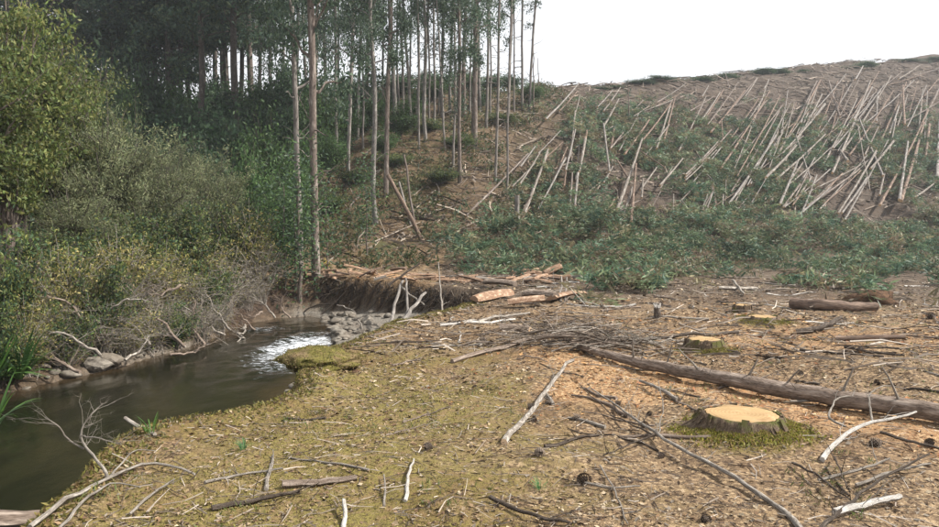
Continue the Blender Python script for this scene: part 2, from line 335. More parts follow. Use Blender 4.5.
# ------------------------------------------------------------------ stump sites (their mounds belong to the ground)
ST = [dict(p=(742, 433), r=.268, h=.105, mound=.75, mh=.05, sd=1), dict(p=(704, 352), r=.2, h=.10, mound=.5, mh=.07, sd=2), dict(p=(762, 326), r=.22, h=.045, mound=.7, mh=.12, sd=3),
      dict(p=(742, 312), r=.13, h=.10, mound=.3, mh=.02, sd=4), dict(p=(873, 303), r=.3, h=.1, mound=.5, mh=.1, sd=5)]
for s_ in ST: g_ = G(*s_['p']); s_['xy'] = (g_[0], g_[1])
MOUNDS = [(s_['xy'][0], s_['xy'][1], s_['mound'], s_['mh']) for s_ in ST]
MOUNDS += [(-.1, 16.5, .5, .12), (1.9, 14.6, .6, .12), (1.2, 9.3, .9, .06)]

# ------------------------------------------------------------------ the ground
def seg(px, py, pts): pass
def zones(x, y):
    s, wv = sdist(CHn, x, y, CHw); ww = sdist(WAn, x, y); hz = hill(x, y)
    left = np.clip((-x - 6.6) / 1.5, 0, 1) * (y < 60)
    moss = np.clip(1.15 - np.abs(x + .9) / 2.6, 0, 1) * sstep(14, 6, y) * (s < .25) * (1 - left)
    for (sx, sy, sr, sh) in MOUNDS[:3]: moss = np.maximum(moss, 1.6 * np.exp(-((x - sx) ** 2 + (y - sy) ** 2) / (sr * .75) ** 2))
    # sawdust and bark chips round the long log and the stump
    ax, ay, bx, by = 1.2, 8.6, 3.6, 5.6; t = np.clip(((x - ax) * (bx - ax) + (y - ay) * (by - ay)) / ((bx - ax) ** 2 + (by - ay) ** 2), 0, 1); dl = np.hypot(x - ax - t * (bx - ax), y - ay - t * (by - ay))
    chips = np.clip(1.0 - dl / 1.5, 0, 1) * .8; chips = np.maximum(chips, .9 * np.exp(-((x - 1.35) ** 2 + (y - 7.0) ** 2) / .7))
    chips = np.maximum(chips, .5 * sstep(16, 10, y) * sstep(1.0, 3.5, x) * sstep(7.5, 9.5, y)); chips = np.maximum(chips, .75 * np.exp(-((x + 1.8) / 3.6) ** 2 - ((y - 22.2 + x * .45) / 1.2) ** 2) * (s < .05))
    soil = sstep(.1, 1.6, hz) * sstep(-3, 6, x - (y - 30) * .12); soil = np.maximum(soil, .8 * sstep(12, 18, y) * (x > -1)); soil = np.maximum(soil, sstep(62, 72, y))
    under = sstep(.05, 1.0, hz) * (1 - sstep(-3, 6, x - (y - 30) * .12)); under = np.maximum(under, left * .9)
    sh = sstep(.75, 1.1, s / np.maximum(wv, .1)) * sstep(.5, -.1, ww) * (1 - left * .5); mud_shade = sstep(.12, .45, s / np.maximum(wv, .1)) * (1 - sh) * (1 - .25 * left); mud_shade = np.maximum(mud_shade, sstep(.0, .5, ww))  # last mask: dark soil of bank faces and bed, with overhang shade painted in
    return moss, chips, soil, sh, mud_shade, under
def ground():
    an = np.concatenate([np.arange(-52, 52, .21), np.arange(52, 308, 3.2)]); an = np.radians(an); ra = [.45]
    while ra[-1] < 330: ra.append(ra[-1] * (1.0165 if ra[-1] < 100 else 1.06))
    ra = np.array(ra); A, Q = np.meshgrid(an, ra, indexing='ij'); x = (np.sin(A) * Q).ravel(); y = (np.cos(A) * Q).ravel(); z = H(x, y); na, nr = len(an), len(ra)
    far = np.hypot(x, y) > 140; z = np.where(far, z * np.clip(1 - (np.hypot(x, y) - 140) / 600, .6, 1), z)
    i, j = np.meshgrid(np.arange(na), np.arange(nr - 1), indexing='ij'); b = (i * nr + j).ravel(); c = (((i + 1) % na) * nr + j).ravel()
    mb = MB(); mb.add(np.stack([x, y, z], 1), [np.stack([b, b + 1, c + 1, c], 1)])
    k = len(x); mb.add(np.array([[0, 0, float(H(0, 0)[0])]]), []); q = np.arange(na) * nr
    mb.f[3].append(np.stack([np.full(na, k), q, np.roll(q, -1)], 1)); mb.m[3].append(np.zeros(na, int))
    o = mb.build('ground', 'ground'); tag(o, kind='structure'); me = o.data; zz = zones(np.append(x, 0), np.append(y, 0))
    for nme, tr in (('Zone', zz[:3]), ('ZoneB', zz[3:])):
        a = me.color_attributes.new(nme, 'FLOAT_COLOR', 'POINT'); cc = np.ones((k + 1, 4)); cc[:, 0], cc[:, 1], cc[:, 2] = tr; a.data.foreach_set('color', np.clip(cc, 0, 1.5).astype(np.float32).ravel())
    return o
ground_o = ground()

def water():
    xs = np.arange(-12, -1.2, .1); ys = np.concatenate([np.arange(-9, 3, .4), np.arange(3, 23.5, .1)]); X, Y = np.meshgrid(xs, ys, indexing='ij'); x, y = X.ravel(), Y.ravel(); nx, ny = len(xs), len(ys)
    ww = sdist(WAn, x, y); g = H(x, y); rif = np.exp(-(((x + 3.75 + (y - 15.5) * .06) / 1.25) ** 2 + ((y - 15.8) / 3.0) ** 2)); rif = np.maximum(rif, .55 * np.exp(-(((x + 5.6) / .9) ** 2 + ((y - 19.0) / 1.2) ** 2))); rif = np.maximum(rif, .5 * np.exp(-(((x + 6.3) / .4) ** 2 + ((y - 16.4) / .5) ** 2)))
    z = WZ + (fbm(x * 2.2, y * 1.2, 3, 60) - .5) * .02 + rif * (fbm(x * 3.2, y * 2.2, 3, 61) - .5) * .22
    i, j = np.meshgrid(np.arange(nx - 1), np.arange(ny - 1), indexing='ij'); b = (i * ny + j).ravel(); f = np.stack([b, b + ny, b + ny + 1, b + 1], 1)
    keep = (g[f].min(1) < WZ + .08); f = f[keep]; u = np.unique(f); mp = np.zeros(len(x), int); mp[u] = np.arange(len(u))
    mb = MB(); mb.add(np.stack([x, y, z], 1)[u], [mp[f]]); o = mb.build('water', 'water'); tag(o, kind='structure')
    for nme, val in (('Foam', rif), ('Shallow', np.clip(1 - (WZ - g) / .4, 0, 1) * .8)):
        a = o.data.attributes.new(nme, 'FLOAT', 'POINT'); a.data.foreach_set('value', val[u].astype(np.float32))
water()

def rock(r, sub, seed, flat=.6):
    import bmesh
    bm = bmesh.new(); bmesh.ops.create_icosphere(bm, subdivisions=sub, radius=1); v = np.array([p.co[:] for p in bm.verts]); f = np.array([[q.index for q in p.verts] for p in bm.faces]); bm.free()
    k = 1 + .55 * (fbm(v[:, 0] * 1.5 + seed * 7, v[:, 1] * 1.5 + v[:, 2] * 1.9, 3, seed) - .5) * 2; return v * k[:, None] * r * np.array([1, .8, flat]), f
def stones():
    pro = []
    for k in range(6):
        v, f = rock(1, 2, 200 + k, .5); mb = MB(); mb.add(v, [f]); pro.append(mb.mesh('stone', ['stone'], smooth=k % 2 == 0))
    n = 0
    def put(x, y, s):
        o = bpy.data.objects.new('stone', random.choice(pro)); col.objects.link(o); o.location = on(x, y, s * .12); o.scale = (s, s * random.uniform(.7, 1.2), s * random.uniform(.6, 1)); o.rotation_euler = (random.uniform(-.2, .2), random.uniform(-.2, .2), random.uniform(0, 6)); o.parent = ground_o
    for k in range(110):                                  # shingle bar below the far bank
        y = random.uniform(14, 21.3); x0 = np.interp(y, [14, 15.4, 18.4, 20.6, 21.5], [-2.9, -2.9, -3.5, -4.2, -4.8]); put(x0 + abs(random.gauss(0, .8)) - .1, y, random.uniform(.06, .2))
    for k in range(40): y = random.uniform(9.2, 13); put(-2.9 + abs(random.gauss(0, .35)), y, random.uniform(.05, .16))
    for k in range(34): y = random.uniform(9.5, 16); x0 = np.interp(y, [9, 11.4, 13.2, 16], [-8.2, -7.75, -7.1, -6.55]); put(x0 - abs(random.gauss(0, .5)) + .15, y, random.uniform(.04, .12))
    for (px, py, s) in ((238 * .42, 366, .3), (112, 366, .28), (95, 370, .22), (70, 377, .2)): g = G(px, py); put(g[0], g[1], s)
stones()

# ------------------------------------------------------------------ mossy ledge hanging over the creek
def ledge():
    v, f = rock(1, 4, 77, 1.0); v = v * np.array([.46, .62, .27]); top = v[:, 2] > 0; v[:, 2] = np.where(top, v[:, 2] * .45, v[:, 2] * 1.25); v[:, 0] -= np.where(top, .12, 0) * (1 - np.abs(v[:, 1]))
    v += (fbm(v[:, 0] * 9, v[:, 1] * 9 + v[:, 2] * 7, 3, 12) - .5)[:, None] * np.array([.09, .09, .05]); c = on(-1.68, 8.2); c[2] = .06
    v[:, 2] *= np.where(v[:, 0] > 0, np.clip(1 - 1.6 * v[:, 0], .25, 1), 1); v0 = v.copy(); low = v[:, 2] < -.06; fl = low[f].all(1); mb = MB(); mb.add(v + c, [f[~fl]], None, None, 0); mb.add(v + c, [f[fl]], None, None, 1)
    o = mb.build('mossy_ledge', ['moss', 'soil'], origin=c); tag(o, 'mossy turf ledge jutting out over the creek at the bend', 'ledge'); o['kind'] = 'structure'
    v, f = rock(1, 3, 78, 1.0); v = v * np.array([.30, .5, .45]); c2 = np.array([-1.5, 8.1, -.42]); mb = MB(); mb.add(v + c2 - c, [f]); mb.build('soil_face', 'soil', parent=o)
    tv = v0[(v0[:, 2] > -.05)]; C = (tv[rng.integers(0, len(tv), 5200)] + rng.normal(0, .03, (5200, 3)) * [1, 1, .3]); dd = rng.normal(0, .5, (5200, 3)); dd[:, 2] += .6
    mb = MB(); leaves(mb, C, .02, .45, [(.10, .092, .02), (.17, .145, .045), (.075, .07, .015), (.22, .155, .08), (.16, .11, .06)], dirs=dd); tag(mb.build('moss', 'leaf', o, smooth=False), kind='stuff')
ledge()

# ------------------------------------------------------------------ stumps
def stump(s, label, mossy):
    rs = random.Random(s['sd']); x, y = s['xy']; r, h = s['r'], s['h']; base = on(x, y, -.05); root = empty('tree_stump', base); tag(root, label, 'stump')
    n = 72; a = np.linspace(0, 2 * np.pi, n + 1); ph = [rs.uniform(0, 6) for _ in range(5)]
    fl = sum(np.cos(k * a + p) / (1 + .25 * k) for k, p in zip((2, 3, 5, 7, 9), ph)) * .055; sc = .05 * np.abs(np.sin(a * 9.5 + ph[0] + .6 * np.sin(a * 3))) + .02 * np.sin(a * 29 + ph[1]); sc[-1] = sc[0]
    H_ = h + .05; lv = [(-.06, 1.85), (0, 1.6), (.16, 1.42), (.4, 1.27), (.7, 1.14), (.95, 1.06), (1.0, 1.0)]; V = []; UV = []
    for (t, k) in lv:
        rr = r * (k + fl * (1 + 2.5 * (k - 1)) + sc * (1.4 if t < .97 else .6)); zz = t * H_ + (.012 * np.sin(a * 17 + ph[2]) if t == .95 else 0)
        V.append(np.stack([np.cos(a) * rr, np.sin(a) * rr * .96, np.broadcast_to(zz, a.shape)], 1)); UV.append(np.stack([a / 6.283 * 6, np.full(a.shape, t * .4)], 1))
    m = n + 1; nl = len(lv); i, j = np.meshgrid(np.arange(nl - 1), np.arange(n), indexing='ij'); b = (i * m + j).ravel(); mb = MB(); mb.add(np.concatenate(V), [np.stack([b, b + 1, b + m + 1, b + m], 1)], np.concatenate(UV)); body = mb.build('stump_body', 'stump_bark', root)
    # sawn face: a disc of rings a little proud of the bark, with the torn hinge at the back
    mb = MB(); vs = []; k5 = (1.0, .92, .7, .4, .1)
    for k in k5:
        rr = r * (1 + fl + sc * .6) * k * .975; zz = H_ + .004 + .010 * np.exp(-((a - 1.7) / .35) ** 2) * (k > .8) + .004 * np.sin(a * 3 + k * 5); zz[-1] = zz[0]; vs.append(np.stack([np.cos(a) * rr, np.sin(a) * rr * .96, zz], 1))
    vs[0][:, 2] -= .006; i, j = np.meshgrid(np.arange(len(k5) - 1), np.arange(n), indexing='ij'); b = (i * m + j).ravel(); top = np.concatenate(vs); mb.add(top, [np.stack([b, b + 1, b + m + 1, b + m], 1)]); q = np.arange(n) + (len(k5) - 1) * m
    mb.add(np.concatenate([vs[-1][:-1], [[0, 0, H_ + .004]]]), [np.stack([np.arange(n), (np.arange(n) + 1) % n, np.full(n, n)], 1)]); mb.build('cut_face', 'cut', root)
    for k in range(26):                                   # loose bark flaps round the rim
        a_ = rs.uniform(0, 6.283); k_ = int(a_ / 6.283 * n); ro = r * (1.03 + fl[k_]); hh = rs.uniform(.35, .95) * H_; wd = rs.uniform(.02, .05); c_, s_ = math.cos(a_), math.sin(a_); tn = np.array([-s_, c_, 0]); od = np.array([c_, s_ * .96, 0]); b0 = od * ro * 1.24; t0 = od * (ro + rs.uniform(.0, .03)) + [0, 0, H_ + rs.uniform(-.02, .018)]; b0[2] = H_ - hh; th = od * .012
        V = [b0 - tn * wd, b0 + tn * wd, t0 + tn * wd * .8, t0 - tn * wd * .7 + [0, 0, rs.uniform(-.02, .01)]]; V = V + [p + th + [0, 0, .004] for p in V]; mb = MB(); mb.add(V, [[[4, 5, 6, 7], [1, 0, 3, 2], [0, 1, 5, 4], [2, 3, 7, 6], [1, 2, 6, 5], [3, 0, 4, 7]]], [(0, 0), (.3, 0), (.3, .3), (0, .3)] * 2); mb.build('bark_flap', 'stump_bark', body, smooth=False)
    if mossy:
        mb = MB(); nb = int(9000 * mossy); t = rng.uniform(0, 6.283, nb); d = r * (1.12 + np.abs(rng.normal(0, .42, nb))); ok = fbm(np.cos(t) * 3 + 5, np.sin(t) * 3 + d * 3, 3, s['sd']) > (.38 + .12 * np.sin(t)); t, d = t[ok], d[ok]
        xx, yy = np.cos(t) * d, np.sin(t) * d * .96; zz = H(x + xx, y + yy) - base[2] + .012 + np.clip(.75 - (d / r - 1), 0, 1) * .05 * (h / .14); nb = len(t)
        dd = rng.normal(0, .5, (nb, 3)); dd[:, 2] = 1; leaves(mb, np.stack([xx, yy, zz], 1), .028, .5, [(.15, .15, .025), (.24, .22, .045), (.11, .115, .02), (.28, .22, .08), (.18, .12, .06)], dirs=dd); tag(mb.build('moss', 'leaf', root, smooth=False), kind='stuff')
    return root
stump(ST[0], 'wide freshly sawn stump with moss at its base in the near right foreground', 1.0)
stump(ST[1], 'mid-sized sawn stump just behind the long fallen log', .5)
stump(ST[2], 'low pale stump buried in bright yellow-green moss beyond the long log', .9)
stump(ST[3], 'small orange-topped sawn stump in the middle of the clearing', 0)
def snag_stub():
    g = G(657, 318); root = empty('broken_stub', g); tag(root, 'short dark upright stub with a splintered white top behind the brush', 'stump'); mb = MB(); P = path([(0, 0, -.05), (.01, 0, .10), (0, .01, .19)], 6, .05); tube(mb, P, [.08, .07, .065, .06, .06, .055], 12, rough=.08); mb.build('trunk', 'wood_dark', root)
    mb = MB()
    for k in range(9): a = k * .7; b = np.array([math.cos(a) * .045, math.sin(a) * .045, .175]); tube(mb, [b, b + [.01 * math.cos(a), 0, .035], b + [.03 * math.cos(a), .02, random.uniform(.06, .10)]], [.014, .009, .002], 4)
    mb.build('splinters', 'wood_white', root)
snag_stub()

# ------------------------------------------------------------------ logs and sticks traced from the photograph and laid on the terrain
def pt(q):
    if len(q) == 2: return G(*q)
    if len(q) == 3: return G(q[0], q[1], q[2])
    return D(q[0], q[1], q[3])
def stick(name, px, r0, r1, mat, label=None, cat='stick', group=None, n=10, wob=.05, sides=6, tw=0, twl=.3, twr=.004, rest=True, rough=.12, cut=None, sub=1):
    P = path([pt(q) for q in px], n, wob); rad = np.linspace(r0, r1, n)
    if rest: P[:, 2] = np.maximum(P[:, 2], H(P[:, 0], P[:, 1]) + rad * .55)
    mb = MB(); tube(mb, P, rad, sides, capmi=1 if cut else None, rough=rough); org = P[np.argmin(P[:, 2])].copy()
    if tw:
        root = empty(name, org)
        for nme, b in (('stem', mb),): b.v = [v - org for v in b.v]; b.build(nme, [mat] + ([cut] if cut else []), root)
        t = MB(); twigs(t, P, twr, tw, twl, sub=sub); t.v = [v - org for v in t.v]; tag(t.build('twigs', mat, root), kind='stuff'); o = root
    else: o = mb.build(name, [mat] + ([cut] if cut else []), origin=org)
    if label: tag(o, label, cat, group)
    o['px'] = float(proj(P[len(P) // 2])[0]); return o
# the long log
def long_log():
    pts = [G(575, 350, .06), G(640, 372, .09), G(735, 392, .10), G(860, 412, .09), G(936, 426, .10)]; e = pts[-1] + (pts[-1] - pts[-2]) * 1.3; e[2] = float(H(e[0], e[1])[0]) + .1; pts.append(e)
    P = path(pts, 30, .03); rad = np.interp(np.linspace(0, 1, 30), [0, .25, .5, 1], [.036, .064, .074, .080]); P[:, 2] = np.maximum(H(P[:, 0], P[:, 1]) + rad * .6, P[:, 2]); org = P[12] * 1.0; root = empty('fallen_log', org); tag(root, 'long grey-brown fallen log lying across the right foreground', 'log')
    mb = MB(); tube(mb, P - org, rad, 18, capmi=1, rough=.05); trunk = mb.build('trunk', ['log_grey', 'cut'], root)
    for k in (6, 9, 12, 15, 17, 20, 23):                  # broken branch stubs
        t = MB(); b = P[k] - org; d = np.array([random.uniform(-.5, .5), random.uniform(-.6, .2), random.uniform(.3, 1)]); d /= np.linalg.norm(d); l = random.uniform(.08, .3); tube(t, path([b, b + d * (rad[k] + l * .5), b + d * (rad[k] + l)], 5, .06), np.linspace(.014, .006, 5), 6); t.build('branch_stub', 'wood_dry', trunk)
    t = MB(); twigs(t, P[3:22], .0035, 60, .42, up=.05, sub=1); t.v = [v - org for v in t.v]; tag(t.build('twigs', 'wood_dark', root), kind='stuff')
long_log()
st = stick
st('fallen_branch', [(452, 364), (490, 352), (530, 346, .1), (575, 343, .16), (620, 352, .08)], .035, .02, 'log_grey', 'thick grey branch reaching left out of the brush pile', 'branch', tw=14, twl=.45)
st('fallen_branch', [(630, 343, .03), (690, 338, .05), (738, 335, .04)], .03, .022, 'wood_dark', 'straight dark pole lying left of the second stump', 'branch')
st('fallen_branch', [(504, 446), (528, 414), (548, 394, .05), (572, 371, .12)], .028, .018, 'wood_dry', 'pale peeling branch lying slantwise below the brush pile', 'branch', tw=9, twl=.3, n=12, cut='cut_far')
b1 = st('fallen_branch', [(805, 540), (765, 503, .02), (720, 478, .05), (690, 464, .06), (655, 441, .05), (620, 415, .06), (592, 395, .05)], .017, .007, 'wood_dry', 'long curving grey branch running diagonally to the bottom edge', 'branch', n=24, wob=.02, tw=7, twl=.35)
st('fallen_branch', [(655, 441, .04), (632, 452, .05), (603, 460, .02)], .008, .004, 'wood_dark', 'thin dark branch joining the curving grey branch from the left', 'branch', tw=4, twl=.2)
st('fallen_branch', [(657, 440, .03), (664, 425, .12), (658, 404, .22)], .006, .003, 'wood_dry', 'slender pale twig rising where the curving branch forks', 'branch', tw=3, twl=.15, rest=False)
st('fallen_branch', [(652, 440, .04), (615, 424, .05), (577, 392, .1)], .007, .003, 'wood_dark', 'thin dark twig running beside the curving grey branch', 'branch', tw=4, twl=.2)
st('fallen_branch', [(677, 403, .03), (660, 395, .06), (640, 386, .05)], .02, .012, 'wood_dry', 'short bent branch on orange chips in front of the long log', 'branch', tw=3, twl=.15)
st('weathered_stick', [(405, 504), (407, 486, .02), (414, 464, .03)], .013, .006, 'wood_white', 'bright white bent stick on the moss in the lower centre', 'stick', n=9)
st('weathered_stick', [(384, 508), (385, 494, .02), (384, 480, .03)], .008, .004, 'wood_dry', 'small grey stick just left of the bright white bent stick', 'stick', n=7)
st('weathered_stick', [(343, 532), (345, 522, .03), (344, 513, .06)], .014, .01, 'wood_white', 'stubby pale stick cut off by the bottom edge left of centre', 'stick', n=6)
st('fallen_branch', [(282, 490, .02), (320, 487, .02), (357, 483, .02)], .028, .02, 'log_grey', 'stout weathered branch piece lying on the left bank moss', 'branch', n=9)
st('fallen_branch', [(212, 512, .01), (255, 505, .02), (300, 497, .02)], .020, .009, 'wood_dark', 'dark branch below the stout piece on the left bank', 'branch', tw=4, twl=.22)
st('fallen_branch', [(205, 487, .01), (245, 478, .02), (283, 472, .02)], .011, .006, 'wood_dry', 'slim grey branch lying level across the mossy left bank', 'branch', tw=2, twl=.2)
st('fallen_branch', [(130, 520, .02), (150, 505, .04), (175, 488, .05)], .009, .005, 'wood_dry', 'thin pale branch on the moss near the lower left corner', 'branch', tw=3, twl=.2)
st('fallen_branch', [(125, 418, 0, 5.6), (140, 428, 0, 5.55), (155, 437, .01)], .016, .014, 'wood_dry', 'short cut branch jutting from the bank out over the water', 'branch', rest=False, n=6)
# the bare dead branch at the lower left corner
def corner_branch():
    g = lambda x, y, l=.03: G(x, y, l); base = g(108, 484, .03); root = empty('dead_branch', base); tag(root, 'bare forked dead branch rising over the creek at lower left corner', 'branch')
    def part(nme, pts, r0, r1, tw=0, twl=.2, n=12, wob=.05):
        P = path(pts, n, wob) - base; mb = MB(); tube(mb, P, np.linspace(r0, r1, n) * .72, 6, rough=.1)
        if tw: twigs(mb, P[n // 3:], r1 * .7, tw, twl, sub=2, up=.0)
        mb.build(nme, 'wood_dry', root)
    dp = float(base[1])
    part('stem', [g(30, 535, .03), g(70, 508, .05), base, g(150, 465, .04), g(195, 478, .02)], .021, .009)
    part('stem', [g(55, 540, .02), g(85, 508, .04), g(112, 487, .03), g(140, 492, .02)], .014, .006)
    part('upright_branch', [base, D(106, 470, dp), D(84, 446, dp + .1), D(79, 432, dp + .1), D(90, 415, dp + .15), D(103, 403, dp + .2)], .016, .004, 14, .22, 16)
    part('side_branch', [D(84, 449, dp + .1), D(68, 440, dp + .1), D(57, 424, dp), D(45, 418, dp)], .009, .003, 6, .16)
    part('side_branch', [D(80, 436, dp + .1), D(98, 438, dp), D(122, 445, dp - .1)], .007, .003, 12, .18)
    part('side_branch', [base, g(135, 468, .12), D(156, 451, dp + .3)], .01, .004, 2, .1)
corner_branch()
st('stream_log', [(-20, 520, 0, 3.9), (20, 522, 0, 3.95), (50, 518, 0, 4.05)], .06, .05, 'log_grey', 'thick grey log end poking in at the bottom left corner', 'log', rest=False, n=6)
# tangle at the right edge
for (px, r0, r1, m, lab, tw) in [
    ([(822, 464, .02), (838, 450, .08), (862, 439, .10), (890, 436, .12), (916, 430, .14)], .020, .009, 'wood_white', 'pale crooked branch standing clear right of the big stump', 3),
    ([(845, 440, .1), (826, 440, .15), (836, 424, .22), (852, 423, .22)], .011, .005, 'wood_dry', 'thin pale loop of branch curling up right of the stump', 2),
    ([(872, 436, .1), (868, 420, .2), (880, 412, .24), (905, 413, .2)], .010, .004, 'wood_dry', 'pale arching twig between the crooked branch and long log', 2),
    ([(835, 520, .03), (860, 514, .04), (900, 507, .05)], .022, .016, 'wood_white', 'stout pale branch end in the bottom right corner', 2),
    ([(815, 540, .02), (850, 512, .05), (870, 500, .1), (928, 476, .14)], .012, .006, 'wood_dark', 'dark branch sweeping up to the right in the bottom right corner', 5),
    ([(792, 468, .02), (815, 482, .05), (850, 510, .05)], .008, .005, 'wood_dark', 'thin dark twig leading down into the corner tangle', 4),
    ([(818, 484, .02), (855, 478, .04), (890, 468, .06)], .011, .006, 'wood_dry', 'upper of two pale sticks side by side in the right tangle', 2),
    ([(856, 490, .02), (890, 481, .04), (930, 474, .06)], .011, .006, 'wood_dry', 'lower of two pale sticks side by side in the right tangle', 2),
    ([(880, 440, .05), (910, 449, .05), (945, 457, .04)], .012, .009, 'wood_dark', 'dark branch leaving the right edge below the long log', 1),
    ([(790, 406, .03), (820, 404, .03), (848, 403, .04)], .012, .008, 'wood_dry', 'straight pale stick tucked along the near side of long log', 0),
    ([(835, 462, .03), (836, 478, .1), (850, 500, .04)], .006, .004, 'wood_dark', 'wiry dark twig crossing the pale sticks right of the stump', 3),
    ([(585, 487, .02), (610, 492, .02), (640, 490, .02)], .008, .005, 'wood_dry', 'thin stick trailing right from a pine cone at lower centre', 1),
    ([(490, 503, .03), (510, 512, .02), (545, 525, .02), (570, 530, .02)], .013, .008, 'wood_dark', 'dark knobbly branch at the bottom edge near the centre', 3),
    ([(600, 470, .02), (617, 500, .02), (628, 528, .02)], .006, .004, 'wood_dry', 'thin grey twig slanting down to bottom edge right of centre', 1)]:
    st('fallen_branch', px, r0, r1, m, lab, 'branch', tw=tw, twl=.22, n=12, rest=True)
# brush pile of dry branches
items = []
for k in range(46):
    a = random.gauss(0, 1); cx, cy = 575 + a * 42, 349 + random.gauss(0, 5.5); l = random.uniform(14, 52); an = random.gauss(0, .32); m = random.choice(['wood_dark', 'wood_dry', 'wood_dry', 'log_grey'])
    lift = random.uniform(.02, .38) * math.exp(-(a / 1.3) ** 2)
    P = [(cx - l * math.cos(an), cy + 5 * math.sin(an), lift), (cx, cy + random.uniform(-2, 2), lift + .05), (cx + l * math.cos(an), cy - 5 * math.sin(an), lift * .6 + .02)]
    r = random.uniform(.006, .016); o = st('brush_branch', P, r, r * .5, m, n=8, wob=.12, tw=random.randint(1, 4), twl=.3, twr=.004); items.append((o, o['px']))
number(items, 'dry branch in the brush pile beside the long log, #', 'branch', 'branches of the brush pile')
# the pale log and red soil heap on the clearing
st('short_log', [(791, 309, .10), (830, 311, .10), (876, 312, .10)], .125, .085, 'log_brown', 'short stout log lying level in the clearing at right', 'log', n=10, sides=14, cut='cut_far', rest=False)
def heap():
    v, f = rock(1, 3, 90, 1); v = v * np.array([.62, .35, .26]); g = G(873, 303); mb = MB(); mb.add(v + g, [f]); o = mb.build('earth_mound', 'soil', origin=g); tag(o, 'rusty brown earth mound behind the right end of short log', 'mound')
heap()
# other single logs lying on the flat
for (px, r0, r1, m, lab) in [
    ([(647, 271, .1), (668, 268, .12), (690, 263, .14)], .10, .07, 'log_pale', 'pale log at the edge of the green slash in the middle'),
    ([(826, 268, .1), (850, 267, .12), (880, 268, .1)], .09, .07, 'log_pale', 'pale log lying in green slash above the short log'),
    ([(880, 266, .1), (900, 262, .2), (925, 254, .4)], .07, .04, 'wood_dark', 'dark crooked limb sticking up from slash at far right'),
    ([(862, 272, .1), (895, 264, .15), (905, 252, .6)], .06, .03, 'wood_dark', 'dark limb leaning out of the slash at the right'),
    ([(828, 290, .05), (850, 289, .05), (872, 289, .05)], .06, .04, 'wood_dark', 'dark thin log on the flat above the short log'),
    ([(718, 290, .05), (740, 291, .05), (757, 290, .05)], .05, .04, 'wood_dry', 'grey stick log lying left above the small orange stump'),
    ([(733, 284, .1), (738, 290, .1), (744, 297, .05)], .04, .02, 'wood_dry', 'short bent grey stick crossing the grey stick log'),
    ([(795, 335, .04), (822, 333, .06), (840, 325, .12)], .05, .03, 'wood_dark', 'dark forked branch right of the mossy low stump'),
    ([(835, 342, .04), (870, 341, .05), (905, 340, .04)], .05, .03, 'log_brown', 'brown half-buried log behind the long log at right'),
    ([(800, 352, .03), (850, 357, .03), (885, 359, .03)], .02, .01, 'wood_dark', 'thin dark branch on chips behind the long log'),
    ([(845, 350, .03), (880, 356, .03), (905, 358, .03)], .02, .012, 'wood_dark', 'second thin dark branch on chips near the right edge'),
    ([(500, 330, .03), (515, 331, .05), (530, 332, .03)], .07, .06, 'log_grey', 'stubby grey log piece on the bank left of brush'),
    ([(462, 325, .02), (500, 319, .04), (530, 316, .05)], .04, .02, 'wood_dry', 'grey stick slanting along the bank top near the gully'),
    ([(440, 327, .02), (480, 325, .03), (515, 322, .04)], .03, .02, 'wood_white', 'pale stick lying along the bank edge above the gully')]:
    st('fallen_log' if r0 > .055 else 'fallen_branch', px, r0, r1, m, lab, 'log' if r0 > .055 else 'branch', n=8, sides=8, tw=3 if r0 < .06 else 0, twl=.3, cut='cut_far')

# bark slabs and split logs heaped along the far bank and on the near side of the gully
def slab(P0, P1, wd, th, label=None, cat='slab', mat='slab', bend=.02):
    P0, P1 = np.array(P0), np.array(P1); n = 7; t = np.linspace(0, 1, n)[:, None]; P = P0 * (1 - t) + P1 * t; L = np.linalg.norm(P1 - P0); P[:, 2] += bend * L * np.sin(np.pi * t[:, 0]); d = (P1 - P0) / L; s = np.cross(d, [0, 0, 1]); s /= np.linalg.norm(s); up = np.cross(s, d); tw = random.uniform(-.5, .5)
    s, up = s * math.cos(tw) + up * math.sin(tw), up * math.cos(tw) - s * math.sin(tw); V = []; k = 8
    for i in range(n):
        ww = wd * (1 + .25 * (random.random() - .5)) * (1 if 0 < i < n - 1 else .75)
        for a in np.linspace(0, 2 * np.pi, k + 1): c_, s_ = math.cos(a), math.sin(a); V.append(P[i] + s * ww * .5 * c_ + up * th * (.5 * s_ + .35 * (1 - c_ * c_)))
    m = k + 1; i, j = np.meshgrid(np.arange(n - 1), np.arange(k), indexing='ij'); b = (i * m + j).ravel(); uv = np.stack(np.meshgrid(np.linspace(0, L, n) + random.random() * 9, np.linspace(0, 1, m), indexing='ij'), -1)[..., ::-1].reshape(-1, 2); mb = MB(); mb.add(V, [np.stack([b, b + 1, b + m + 1, b + m], 1)], uv)
    for e in (0, n - 1):
        q = np.arange(k); mb.add(np.concatenate([np.array(V[e * m:e * m + k]), [P[e]]]), [np.stack([q, (q + 1) % k, np.full(k, k)], 1)], np.full((k + 1, 2), .5))
    org = P.mean(0); org[2] = P[:, 2].min(); o = mb.build('bark_slab' if cat == 'slab' else 'split_log', mat, origin=org); o['px'] = float(proj(org)[0])
    if label: tag(o, label, cat)
    return o
items = []
